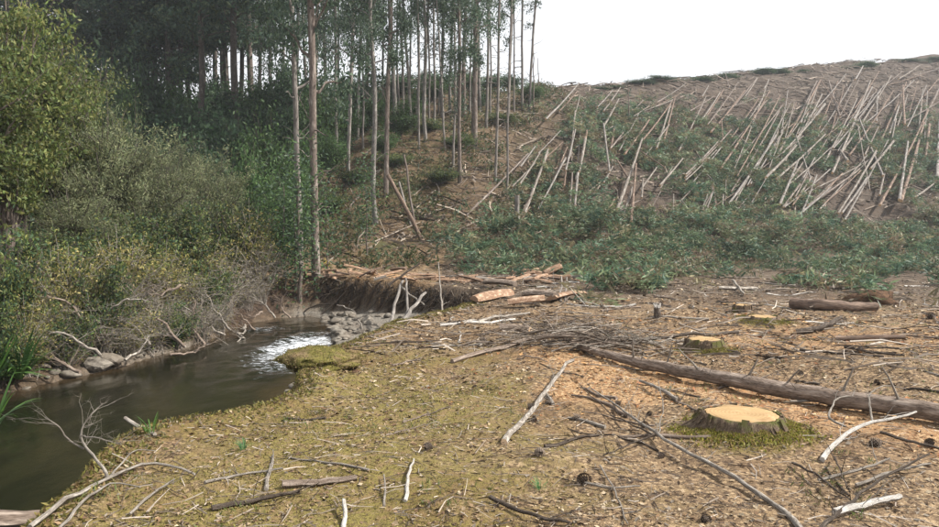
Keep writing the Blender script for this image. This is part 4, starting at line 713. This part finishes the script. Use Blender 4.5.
for a in [('olive', 10, 15.5, -70, 170), ('olive', -45, 13.0, -60, 200), ('olive', 52, 19, 10, 120), ('willow', 108, 19.5, 52, 120), ('willow', 160, 20.5, 122, 110), ('willow', 218, 22.5, 128, 90), ('willow', 75, 16.5, 150, 110), ('willow', 190, 24, 110, 90), ('willow', 135, 26, 90, 100),
          ('olive', 20, 24, -20, 130), ('olive', 85, 27, 40, 110), ('green', 40, 14.8, 215, 110), ('green', 5, 12.8, 205, 100), ('green', 90, 16.5, 205, 100), ('green', 140, 17.6, 200, 90), ('green', 185, 19.3, 190, 90), ('green', 228, 21.5, 185, 80), ('yellow', 60, 14.3, 232, 100), ('yellow', 118, 16, 222, 100), ('yellow', 165, 17.3, 235, 80), ('yellow', 250, 21.8, 196, 80), ('yellow', 205, 19.6, 225, 80), ('yellow', 25, 13, 255, 80), ('yellow', 95, 15, 255, 80),
          ('brown', 80, 15, 262, 90), ('brown', 135, 16.3, 265, 90), ('brown', 185, 17.8, 262, 90), ('brown', 225, 19.6, 245, 80), ('brown', 258, 21.4, 235, 70), ('brown', 275, 22.6, 245, 50), ('brown', 40, 13.6, 285, 80), ('brown', 245, 20.6, 268, 60), ('brown', 160, 16.6, 285, 70),
          ('yellow', 22, 12.5, 292, 80), ('green', 60, 13.3, 285, 80), ('brown', 100, 14.2, 288, 90), ('yellow', 128, 14.9, 290, 80), ('brown', 150, 15.4, 296, 80), ('green', 172, 16.0, 290, 70), ('brown', 200, 17.2, 290, 70), ('brown', 218, 18.3, 285, 60), ('brown', 60, 13.2, 318, 70), ('brown', 120, 14.6, 318, 70), ('green', -5, 12.0, 285, 80), ('green', 105, 14.6, 248, 90), ('green', 205, 18.4, 245, 70), ('fresh', 272, 31, 96, 76), ('fresh', 285, 26.5, 160, 60), ('fresh', 252, 29, 130, 60), ('fresh', 302, 28, 135, 34), ('fresh', 400, 43, 100, 50), ('fresh', 412, 46, 120, 34), ('fresh', 530, 53, 88, 34), ('fresh', 330, 38, 120, 40),
          ('under', 140, 50, 40, 60), ('under', 100, 48, 30, 80), ('fresh', 178, 51, 62, 40), ('under', 214, 54, 60, 34), ('fresh', 262, 49, 58, 44), ('under', 288, 55, 48, 40), ('fresh', 124, 46, 50, 50), ('under', 150, 58, 56, 50), ('fresh', 322, 40, 62, 50), ('fresh', 345, 43, 88, 44), ('fresh', 372, 47, 84, 40), ('fresh', 436, 52, 80, 34), ('fresh', 300, 34, 105, 44), ('under', 308, 46, 60, 50), ('under', 360, 50, 78, 50), ('under', 398, 54, 78, 50), ('under', 280, 50, 74, 60), ('under', 240, 52, 76, 60), ('under', 200, 53, 78, 60), ('under', 160, 53, 76, 60), ('under', 120, 52, 70, 60), ('fresh', 470, 55, 88, 30), ('fresh', 384, 40, 150, 34), ('green', 352, 37, 171, 54), ('green', 330, 34, 181, 52), ('green', 395, 39, 171, 54), ('green', 430, 45, 171, 52), ('green', 462, 42, 196, 52), ('green', 500, 47, 171, 52), ('green', 440, 36, 214, 54), ('under', 200, 34, 112, 80), ('under', 240, 36, 105, 70), ('under', 165, 34, 120, 80), ('under', 125, 34, 110, 80), ('under', 290, 42, 92, 60), ('under', 320, 44, 100, 50), ('under', 345, 50, 95, 50), ('under', 372, 52, 92, 40), ('under', 440, 56, 96, 40), ('under', 425, 58, 92, 36), ('under', 465, 58, 95, 36), ('under', 492, 58, 94, 34), ('under', 510, 59, 92, 30), ('under', 215, 46, 96, 70), ('under', 175, 48, 94, 70), ('under', 135, 48, 92, 80), ('under', 258, 48, 92, 60), ('under', 358, 46, 118, 40), ('under', 300, 36, 130, 50), ('under', 340, 42, 140, 40), ('under', 405, 56, 92, 36), ('under', 385, 50, 110, 36), ('under', 90, 44, 80, 80), ('under', 320, 60, 86, 50), ('under', 350, 62, 88, 46), ('under', 390, 63, 90, 46), ('under', 455, 64, 92, 50), ('under', 418, 50, 128, 30), ('under', 478, 50, 140, 26), ('under', 60, 34, 90, 90), ('under', 20, 34, 80, 90), ('under', 95, 30, 130, 80)]: bush(*a)
for (px, py) in [(598, 87), (640, 84), (660, 83), (700, 83), (760, 78), (775, 77), (800, 73), (850, 66), (862, 66), (905, 58), (918, 57), (930, 56), (945, 55), (615, 86), (725, 81)]:
    dep = 62 + (px - 560) * .07; x = (px - CX) / FPX * dep; g = on(x, dep); o = place('under', px, g - [0, 0, .2], (0, 0), (random.uniform(.4, 1.1), random.uniform(.3, .6), random.uniform(.12, .26)), random.uniform(-.3, .3)); groups.setdefault('ridge', []).append((o, px))
FB = dict(ridge=('low dark bush on the skyline of the felled slope, #', 'shrub'), olive=('tall olive-green leafy tree at the left edge of the creek, #', 'tree'), willow=('grey-green fine leaved willow on the left bank, #', 'tree'), green=('green shrub in the left bank thicket, #', 'shrub'), yellow=('shrub with yellowing leaves in the left bank thicket, #', 'shrub'), brown=('bare twiggy brown shrub overhanging the creek, #', 'shrub'), under=('dark green shrub among the forest trunks, #', 'shrub'), fresh=('bright green young tree among the trunks, #', 'tree'))
for kd, it in groups.items(): number(it, FB[kd][0], FB[kd][1], kd + ' plants of the wooded side')
def sapling(px, py, top, n, lab, w_=2.0, spread=.35, sz=.14):
    g = G(px, py); e = D(px - 2, top, g[1]); root = empty('sapling', g); tag(root, lab, 'sapling'); P = path([np.zeros(3) - [0, 0, .1], (e - g) * .5, e - g], 9, .06); mb = MB(); tube(mb, P, np.linspace(.5 * w_ / FPX * g[1], .012, 9), 6); twigs(mb, P[3:], .008, 10, .5, sub=0); mb.build('trunk', 'bark_tree', root)
    cw = MB(); i = rng.integers(2, 9, n); c = P[i] + rng.normal(0, 1, (n, 3)) * spread * [1, 1, 1.3]; leaves(cw, c, sz, .42, PAL['fresh'] + PAL['euc'], tilt=.8); cw.build('foliage', 'leaf_thin', root, smooth=False)
sapling(367, 258, 168, 900, 'slim leafy sapling standing right of the tall near tree', spread=.28)
sapling(300, 305, 170, 1500, 'multi-leaved sapling at the water edge before the tall near tree', 5, .5)
sapling(328, 270, 190, 700, 'small leafy sapling close right of the tall near tree trunk', 1.6, .4)
sapling(285, 290, 180, 900, 'thin sapling left of the tall near tree', 2, .5)
sapling(296, 288, 200, 300, 'bare grey sapling between thicket and tall near tree', 3, .3)
# bare grey branches over the far water's edge
items = []
for px in [[(185, 347, 0, 16.2), (165, 325, 0, 16.0), (140, 303, 0, 15.8), (125, 285, 0, 15.8)], [(92, 325, 0, 14.2), (75, 308, 0, 14), (50, 296, 0, 13.8), (30, 281, 0, 13.8)], [(100, 355, 0, 13.9), (80, 340, 0, 13.6), (55, 331, 0, 13.4), (30, 345, 0, 13.2)], [(185, 347, 0, 16.2), (172, 338, 0, 16), (150, 330, 0, 16), (135, 318, 0, 16)], [(150, 345, 0, 15.5), (135, 325, 0, 15.5), (118, 318, 0, 15.4)], [(180, 285, 0, 17), (160, 296, 0, 16.5), (145, 292, 0, 16.4)], [(205, 345, 0, 17), (190, 325, 0, 17), (195, 300, 0, 17.2)], [(230, 330, 0, 19), (215, 310, 0, 18.6), (205, 290, 0, 18.6)], [(245, 325, 0, 20), (238, 345, 0, 18), (232, 348, 0, 17.8)], [(262, 312, 0, 21.2), (252, 318, 0, 20.5), (246, 312, 0, 20.4)], [(225, 335, 0, 18.5), (200, 320, 0, 18.2), (178, 300, 0, 18)], [(170, 355, 0, 15.6), (195, 352, 0, 16), (205, 345, 0, 16.5)], [(125, 360, 0, 14.6), (140, 350, 0, 15), (150, 335, 0, 15.2)], [(80, 372, 0, 13.2), (60, 362, 0, 13.3), (45, 350, 0, 13.4)], [(255, 330, 0, 20.3), (240, 315, 0, 20.1), (220, 300, 0, 20)], [(275, 318, 0, 21.6), (265, 305, 0, 21.5), (250, 295, 0, 21.4)], [(110, 310, 0, 15), (125, 300, 0, 15), (150, 300, 0, 15.2)], [(290, 318, 0, 22), (280, 306, 0, 22), (283, 296, 0, 22)]]:
    px = [(a, b, 0, d_ * .92) for a, b, _, d_ in px]; o = st('bare_branch', px, .032, .010, random.choice(['wood_dry', 'wood_dry', 'log_grey']), n=12, wob=.2, tw=14, twl=.7, twr=.007, rest=False, sub=1); items.append((o, o['px']))
number(items, 'bare grey dead branch hanging over the far water edge, #', 'branch', 'dead branches along the far water edge')
# strappy green plants by the left water's edge, low ferns, the yellow plant
def strappy(g, n, l, pal, lab, cat='plant', name='strappy_plant'):
    root = empty(name, g); tag(root, lab, cat); mb = MB()
    for k in range(n):
        a = random.uniform(0, 6.283); t = random.uniform(.4, 1.1); L = l * random.uniform(.6, 1.1); wd = L * .05; c = np.array(random.choice(pal)) * random.uniform(.7, 1.3); d = np.array([math.cos(a), math.sin(a), 0]); s = np.array([-d[1], d[0], 0]); P = [d * .04 * random.random()]; 
        for q in range(1, 6): f = q / 5; P.append(P[0] + d * L * .75 * f * math.sin(t) + np.array([0, 0, L * (f * math.cos(t) - .45 * f * f * t)]) + np.array([0, 0, .02]))
        P = np.array(P); wv = wd * np.array([.6, 1, 1, .85, .55, .05])[:, None] * .5; V = np.concatenate([P - s * wv, P + s * wv]); i = np.arange(5); mb.add(V, [np.stack([i, i + 1, i + 7, i + 6], 1)], None, c)
    mb.build('leaves', 'leaf', root, smooth=False); return root
FP = [(.07, .15, .03), (.09, .18, .04), (.05, .11, .03)]
strappy(G(20, 384) + [0, 0, .08], 60, 1.3, FP, 'clump of long green strap leaves at the left water edge'); strappy(G(-8, 392) + [0, 0, .08], 50, 1.3, FP, 'clump of green strap leaves cut by the left frame edge')
strappy(D(-8, 428, 5.2), 26, .5, FP, 'small green fronds poking in over the water at left edge')
strappy(G(244, 452), 22, .13, [(.05, .14, .05), (.07, .17, .06)], 'small dark green plant on the mossy bank by the water'); strappy(G(540, 491), 20, .09, [(.06, .20, .07), (.05, .15, .05)], 'small bright green seedling in the lower centre')
strappy(G(151, 436), 12, .22, FP, 'little upright green sprig on the bank edge beside the cut branch'); strappy(G(328, 267), 40, .5, [(.55, .42, .02), (.45, .36, .03)], 'small bright yellow plant at the foot of tall near tree')

# ------------------------------------------------------------------ green slash left on the slope and its foot
def scatter_fan(n, r0, r1, p=.5, half=40):
    u = rng.random(n); r = (r0 ** (1 - p) + u * (r1 ** (1 - p) - r0 ** (1 - p))) ** (1 / (1 - p)); a = np.radians(rng.uniform(-half, half, n)); return np.sin(a) * r, np.cos(a) * r
def slash():
    mb = MB(); n = 78000; x = rng.uniform(-6, 50, n); y = rng.uniform(14, 66, n); t = y - foot(x); pxx = CX + FPX * x / y
    den = sstep(-7, -1, t) * sstep(29, 14, t) * sstep(-2.5, 1.5, x - .32 * np.clip(t, 0, 30) - .4); pat = fbm(x * .22, y * .22, 3, 71); den = den * np.where(t < 3.5, sstep(.25, .38, fbm(x * .5, y * .5, 3, 74)), .9 * sstep(.37, .5, pat)) * (pxx < 1050)
    den = np.maximum(den, .75 * sstep(-17, -9, t) * sstep(.54, .6, fbm(x * .5, y * .5, 3, 73)) * (x > 1.5) * (t < 2)); den = np.maximum(den, .8 * sstep(.53, .6, pat) * sstep(-2, 2, t) * sstep(26, 16, t) * (x > 4))
    hf = fbm(x * 1.0, y * 1.0, 3, 78); den = den * (.12 + .88 * sstep(.40, .52, hf)) * np.where(t < 3, 1.35, 1.1)
    ok = rng.random(n) < den; x, y, t = x[ok], y[ok], t[ok]; z = H(x, y) + np.clip(hf[ok] - .42, 0, 1) * np.where((t > -4) & (t < 4), 2.3, np.where(t >= 4, 1.0, .5)); m = len(x); up = np.where(t > -2, .10 + .5 * rng.random(m) ** 2 * (.4 + pat[ok]), .05 + .15 * rng.random(m)); up = up + np.where(t > -3, 1.0, .3) * np.clip(fbm(x * .55, y * .55, 3, 77) - .42, 0, 1) * np.where(t > 3, .9, 1.9) * rng.random(m) ** .5; k = 20; wilt = fbm(x * .3, y * .3, 3, 79)
    ax = rng.normal(0, 1, (m, 3)); ax[:, 2] = rng.normal(.15, .3, m); ax /= np.linalg.norm(ax, axis=1)[:, None]; sh = (.65 + .7 * rng.random(m))[:, None, None]; tint = np.array([(.075, .128, .074), (.105, .152, .080), (.052, .098, .064), (.135, .162, .085), (.17, .15, .085)])[rng.integers(0, 5, m)]; tint = tint * (.75 + .7 * wilt[:, None]) * (.6 + .8 * fbm(x * 1.3, y * 1.3, 2, 70))[:, None]; tint = np.where((rng.random(m) < .12 + .5 * (wilt - .5))[:, None], np.array([.15, .115, .075]), tint)
    f = np.linspace(-.5, .5, k)[None, :, None]; C = np.stack([x, y, z + up], 1)[:, None] + ax[:, None] * f * .62 + rng.normal(0, .07, (m, k, 3)); dirs = np.repeat(ax, k, 0) * .8 + rng.normal(0, .4, (m * k, 3)); C = C.reshape(-1, 3)
    s = .23 * (.6 + .8 * rng.random(m * k))[:, None]; dirs /= np.linalg.norm(dirs, axis=1)[:, None]; u = np.cross(dirs, rng.normal(0, 1, (m * k, 3))); u /= np.linalg.norm(u, axis=1)[:, None]
    V = np.stack([C - dirs * s * .5, C + u * s * .095, C + dirs * s * .5, C - u * s * .095], 1).reshape(-1, 3); q = np.arange(m * k)[:, None] * 4; cc = (tint[:, None] * sh * np.ones((1, k, 1))).reshape(-1, 3) * (.75 + .5 * rng.random((m * k, 1)))
    mb.add(V, [np.concatenate([q, q + 1, q + 2, q + 3], 1)], None, np.repeat(cc, 4, 0)); tag(mb.build('green_slash', 'leaf', smooth=False), 'carpet of cut green branches over the slope and its foot', 'slash', kind='stuff'); return m
slash()
def little_sticks(mb, x, y, L, r, cols, lift=.02, slope=.12, sides=3):
    n = len(x); z = H(x, y) + lift * rng.random(n) + r * .5; a = rng.uniform(0, 2 * np.pi, n); e = .5; hx = H(x + np.cos(a) * L * e, y + np.sin(a) * L * e); h0 = H(x - np.cos(a) * L * e, y - np.sin(a) * L * e)
    d = np.stack([np.cos(a) * L, np.sin(a) * L, hx - h0 + rng.normal(0, slope, n) * L], 1); p0 = np.stack([x, y, z], 1) - d * .5; mid = p0 + d * .5 + rng.normal(0, .05, (n, 3)) * L[:, None]; p1 = p0 + d; dn = d / np.linalg.norm(d, axis=1)[:, None]; u = np.cross(dn, [0, 0, 1.0]); u /= np.linalg.norm(u, axis=1)[:, None] + 1e-9; w_ = np.cross(u, dn); V = []
    for p, k in ((p0, 1.0), (mid, .85), (p1, .5)):
        for s_ in range(sides): b = 2 * np.pi * s_ / sides; V.append(p + (u * math.cos(b) + w_ * math.sin(b)) * (r * k)[:, None])
    V = np.stack(V, 1).reshape(-1, 3); q = np.arange(n)[:, None] * 3 * sides; F = []
    for g in range(2):
        for s_ in range(sides): a0 = g * sides + s_; a1 = g * sides + (s_ + 1) % sides; F.append(np.concatenate([q + a0, q + a1, q + a1 + sides, q + a0 + sides], 1))
    cols = np.asarray(cols); c = cols[rng.integers(0, len(cols), n)] * (.7 + .6 * rng.random((n, 1))); mb.add(V, F, None, np.repeat(c, 3 * sides, 0))
SC = [(.11, .085, .065), (.20, .165, .135), (.30, .255, .21), (.06, .045, .035), (.40, .35, .30)]
def debris():
    mb = MB(); n = 15000; x = rng.uniform(-8, 62, n); y = rng.uniform(28, 92, n); t = y - foot(x); ok = (t > 1) & (x > -5 + .35 * t) & (CX + FPX * x / y < 1060); x, y = x[ok], y[ok]; n = len(x); little_sticks(mb, x, y, (.3 + 2.6 * rng.random(n) ** 3), .014 + .055 * rng.random(n) ** 2, SC[:4] + [(.35, .29, .24)], .15, .1)
    tag(mb.build('hillside_debris', 'litter', smooth=False), 'broken wood scraps strewn over the bare upper slope', 'debris', kind='stuff')
    mb = MB(); n = 5200; x, y = scatter_fan(n, 9, 32, .3, 38); s = sdist(CHn, x, y); ok = (s < -.15) & (x > -6.2); x, y = x[ok], y[ok]; n = len(x); little_sticks(mb, x, y, .12 + .8 * rng.random(n) ** 2.5, .004 + .014 * rng.random(n) ** 2, SC, .05, .08)
    n = 5600; x, y = scatter_fan(n, 2.2, 10, .3, 40); s = sdist(CHn, x, y); ok = (s < -.1) & (x > -6); x, y = x[ok], y[ok]; n = len(x); little_sticks(mb, x, y, .03 + .22 * rng.random(n) ** 2.2, .0015 + .003 * rng.random(n), SC, .02, .08)
    n = 380; t = rng.normal(0, 1, n); x = 1.45 + t * .55 + rng.normal(0, .1, n); y = 9.35 + rng.normal(0, .35, n); little_sticks(mb, x, y, .15 + .5 * rng.random(n), .002 + .004 * rng.random(n), SC[:4], .3, .25)
    tag(mb.build('twig_litter', 'litter', smooth=False), 'small twigs littering the clearing floor', 'twigs', kind='stuff')
    n = 3200; mb = MB(); x = rng.uniform(-26, 4, n); y = rng.uniform(24, 60, n); t = y - foot(x); ok = (t > -2) & (x < 1 + .3 * t); x, y = x[ok], y[ok]; little_sticks(mb, x, y, .3 + 2.0 * rng.random(len(x)) ** 2.5, .01 + .03 * rng.random(len(x)) ** 2, SC[:4], .1, .12)
    tag(mb.build('forest_floor_debris', 'litter', smooth=False), 'fallen sticks strewn over the wooded slope floor', 'debris', kind='stuff')
debris()
def forest_floor():
    n = 9000; mb = MB(); x = rng.uniform(-28, 8, n); y = rng.uniform(25, 62, n); t = y - foot(x); ok = (t > -3) & (x < 3 + .3 * t) & (fbm(x * .3, y * .3, 3, 81) > .47); x, y = x[ok], y[ok]; m = len(x); k = 7; C = np.stack([x, y, H(x, y) + .12 + .3 * rng.random(m) ** 2], 1); C = (C[:, None] + rng.normal(0, .18, (m, k, 3)) * [1, 1, .6]).reshape(-1, 3)
    leaves(mb, C, .26, .3, [(.05, .075, .03), (.075, .09, .035), (.12, .095, .045), (.04, .06, .028), (.15, .11, .06)]); tag(mb.build('forest_undergrowth', 'leaf', smooth=False), 'low ferns and weeds covering the wooded slope', 'undergrowth', kind='stuff')
forest_floor()

# ------------------------------------------------------------------ litter, moss and grass of the clearing
def litter():
    mb = MB(); n = 100000; x, y = scatter_fan(n, 1.9, 26, .55, 40); s = sdist(CHn, x, y); ok = (s < -.02) & (x > -6.5) & (rng.random(n) < .25 + 1.5 * sstep(.36, .62, .6 * fbm(x * 1.1, y * 1.1, 2, 52) + .4 * fbm(x * 4, y * 4, 2, 53))); x, y = x[ok], y[ok]; n = len(x); ms, ch, so_, *_ = zones(x, y); r = np.hypot(x, y); sz = (.007 + .022 * rng.random(n) ** 2.4) * np.clip(r / 6, .8, 2.2)
    pal = np.array([(.30, .205, .12), (.17, .105, .06), (.40, .30, .19), (.10, .065, .042), (.23, .145, .08), (.48, .39, .27), (.26, .22, .175)]); chp = np.array([(.50, .29, .13), (.60, .42, .24), (.40, .19, .08), (.33, .15, .07), (.55, .36, .18)]); c = pal[rng.integers(0, len(pal), n)]
    uc = rng.random(n) < np.clip(ch * 1.15, 0, .8) * (.5 + fbm(x * 1.5, y * 1.5, 2, 5)); c = np.where(uc[:, None], chp[rng.integers(0, len(chp), n)], c) * (.42 + .58 * rng.random((n, 1))); C = np.stack([x, y, H(x, y) + .004 + sz * .25 * rng.random(n)], 1)
    a = rng.uniform(0, 6.283, n); d = np.stack([np.cos(a), np.sin(a), rng.normal(0, .25, n)], 1); u = np.stack([-np.sin(a), np.cos(a), rng.normal(0, .3, n)], 1); asp = (.25 + .5 * rng.random(n))[:, None]; S_ = sz[:, None]; up = np.array([0, 0, 1.0]) * S_ * rng.uniform(-.15, .35, n)[:, None]
    V = np.stack([C - d * S_, C + u * S_ * asp + up, C + d * S_, C - u * S_ * asp + up], 1).reshape(-1, 3); q = np.arange(n)[:, None] * 4; mb.add(V, [np.concatenate([q, q + 1, q + 2, q + 3], 1)], None, np.repeat(c, 4, 0)); tag(mb.build('leaf_litter', 'litter', smooth=False), 'dead leaves and bark chips strewn over the clearing floor', 'litter', kind='stuff')
    mb = MB(); n = 90000; x, y = scatter_fan(n, 1.9, 13, .5, 40); s = sdist(CHn, x, y); ms = zones(x, y)[0]; pat = .45 * fbm(x * .75, y * .75, 2, 90) + .55 * fbm(x * 2.3, y * 2.3, 3, 91); ok = (s < .1) & (x > -6) & (ms * .36 + pat > .70 + .20 * rng.random(n)); x, y = x[ok], y[ok]; n = len(x); r = np.hypot(x, y); dd = rng.normal(0, .6, (n, 3)); dd[:, 2] = 1
    z = H(x, y); C = np.stack([x, y, z + .006], 1); sz = .016 * np.clip(r / 5, .8, 2); V0 = len(x); leaves(mb, C, 1.0 * sz[:, None].mean(), .6, [(.155, .138, .035), (.22, .18, .055), (.12, .11, .03), (.27, .21, .09), (.21, .15, .075)], dirs=dd); tag(mb.build('moss_tufts', 'leaf', smooth=False), 'yellow-green moss tufts on the creek bank', 'moss', kind='stuff')
    mb = MB(); n = 3800; x, y = scatter_fan(n, 2.2, 24, .3, 40); s = sdist(CHn, x, y); ok = (s < -.05) & (x > -6) & (fbm(x * .9, y * .9, 3, 95) > .54); x, y = x[ok], y[ok]; m = len(x); k = 6; C = (np.stack([x, y, H(x, y) + .015], 1)[:, None] + rng.normal(0, .03, (m, k, 3)) * [1, 1, .2]).reshape(-1, 3); dd = rng.normal(0, .5, (m * k, 3)); dd[:, 2] = 1
    leaves(mb, C, .055, .12, [(.09, .13, .035), (.13, .15, .05), (.20, .17, .08)], dirs=dd); tag(mb.build('grass', 'leaf', smooth=False), 'thin short grass coming up through the litter', 'grass', kind='stuff')
    # turf fringe hanging over the near bank
    mb = MB(); C2 = CHn[1:15]; L = np.concatenate([[0], np.cumsum(np.hypot(*np.diff(C2, axis=0).T))]); n = 9000; t = rng.uniform(0, L[-1], n); x = np.interp(t, L, C2[:, 0]) + rng.normal(0, .14, n); y = np.interp(t, L, C2[:, 1]) + rng.normal(0, .14, n); dd = rng.normal(0, .6, (n, 3)); dd[:, 2] -= .2
    leaves(mb, np.stack([x, y, H(x, y) + .01], 1), .05, .35, [(.13, .125, .03), (.21, .18, .05), (.17, .115, .05), (.09, .085, .025)], dirs=dd); tag(mb.build('turf_fringe', 'leaf', smooth=False), 'mossy turf fringe along the near bank edge', 'turf', kind='stuff')
litter()

# ------------------------------------------------------------------ loose sticks and pine cones
cells = {}
for k in range(84):
    for tr in range(30):
        x, y = scatter_fan(1, 4.6, 24, .0, 36); x, y = float(x[0]), float(y[0])
        if float(sdist(CHn, np.array([x]), np.array([y]))[0]) < -.3 and x > -1.9 - .0 * y: break
    L = random.uniform(.18, .6) * (1 + y / 10); a = random.uniform(0, 3.14); r = random.uniform(.005, .012) * (1 + y / 9); d = np.array([math.cos(a), math.sin(a) , 0]) * L / 2; P = [on(x, y) - d, on(x, y) + [0, 0, random.uniform(0, .05)], on(x, y) + d]; P = path(P, 7, .1)
    if (sdist(CHn, P[:, 0], P[:, 1]) > -.1).any(): continue
    P[:, 2] = np.maximum(H(P[:, 0], P[:, 1]) + r * .6, P[:, 2] * 0 + H(P[:, 0], P[:, 1]) + r * .6); m = random.choice(['wood_dry', 'wood_dark', 'wood_white', 'log_grey', 'wood_dark'] if y > 9 else ['wood_dry', 'wood_dark', 'log_grey', 'wood_dark']); mb = MB(); tube(mb, P, np.linspace(r, r * .5, 7), 5, rough=.15); twigs(mb, P, r * .4, random.randint(0, 3), L * .35, sub=0); o = mb.build('loose_stick', m, origin=P[3])
    mx = proj(P[3])[0]; cells.setdefault(({'wood_dry': 'grey', 'wood_dark': 'dark', 'wood_white': 'pale', 'log_grey': 'brownish'}[m], 'near foreground' if y < 7 else 'middle ground' if y < 13 else 'far flat'), []).append((o, mx))
for (tone, where), it in cells.items():
    if len(it) == 1: tag(it[0][0], f'only {tone} loose stick lying on the {where} of the clearing', 'stick', 'loose sticks on the clearing')
    else: number(it, f'{tone} loose stick on {where} of the clearing, #', 'stick', 'loose sticks on the clearing')
def cone_mesh():
    mb = MB(); v, f = rock(1, 2, 300, 1.0); mb.add(v * np.array([.028, .035, .028]), [f], None, (.06, .045, .035))
    for k in range(80):
        t = (k + .5) / 80; a = k * 2.39996; yy = (t - .5) * .085; rr = .036 * math.sqrt(max(0, 1 - ((t - .42) / .62) ** 2)); c = np.array([math.cos(a) * rr, yy, math.sin(a) * rr]); o = c / (np.linalg.norm(c[[0, 2]]) + 1e-6); o[1] = .6; o /= np.linalg.norm(o); s = np.cross(o, [0, 1.0, 0]); s /= np.linalg.norm(s) + 1e-9; n_ = np.cross(s, o); L = .016
        mb.add([c - s * .008, c + s * .008, c + o * L + s * .006 + n_ * .003, c + o * L - s * .006 + n_ * .003], [[[0, 1, 2, 3]]], None, np.array([(.13, .10, .08), (.13, .10, .08), (.22, .175, .14), (.22, .175, .14)]) * random.uniform(.6, 1.2))
    return mb.mesh('pine_cone', ['cone'], smooth=False)
cm = cone_mesh(); items = []
for (px, py, s) in [(427, 446, 1.5), (540, 453, 1.5), (584, 481, 1.9), (769, 356, 2), (878, 381, 1.6), (675, 398, 1.5), (894, 397, 1.5), (876, 444, 1.8), (931, 443, 1.6), (577, 417, 1.5), (645, 424, 1.4), (530, 405, 1.6), (533, 418, 1.4), (650, 412, 1.2), (805, 392, 1.1), (484, 338, 2), (617, 401, 1.2), (704, 520, 1.4), (930, 315, 3.4), (548, 400, 1.2), (660, 455, 1.2), (800, 372, 1.4)]:
    g = G(px, py + 4); o = bpy.data.objects.new('pine_cone', cm); col.objects.link(o); s *= .5; o.scale = (s,) * 3; o.location = g + [0, 0, .024 * s]; o.rotation_euler = (random.uniform(-.3, .3), random.uniform(0, 6), random.uniform(0, 6)); items.append((o, px))
number(items, 'dark pine cone lying on the litter of the clearing, #', 'pine cone', 'pine cones on the clearing')

# ------------------------------------------------------------------ the air
def haze():
    R_, z0, z1 = 345.0, -4.0, 56.0; v = [(x, y, z) for z in (z0, z1) for x, y in ((-R_, -R_), (R_, -R_), (R_, R_), (-R_, R_))]; f = [(3, 2, 1, 0), (4, 5, 6, 7), (0, 1, 5, 4), (1, 2, 6, 5), (2, 3, 7, 6), (3, 0, 4, 7)]
    t = NT('haze'); t.t.nodes.remove(t.b); pv = t.n('VolumePrincipled'); pv.inputs['Color'].default_value = (.86, .92, 1, 1); pv.inputs['Density'].default_value = .0007; pv.inputs['Anisotropy'].default_value = .35; t.l(pv.outputs[0], t.out.inputs['Volume']); M['haze'] = t.m
    mb = MB(); mb.add(v, [f]); o = mb.build('haze', 'haze', smooth=False); tag(o, 'thin pale haze hanging in the air over the valley', 'haze', kind='stuff')
haze()
for o in bpy.data.objects:
    if 'px' in o: del o['px']
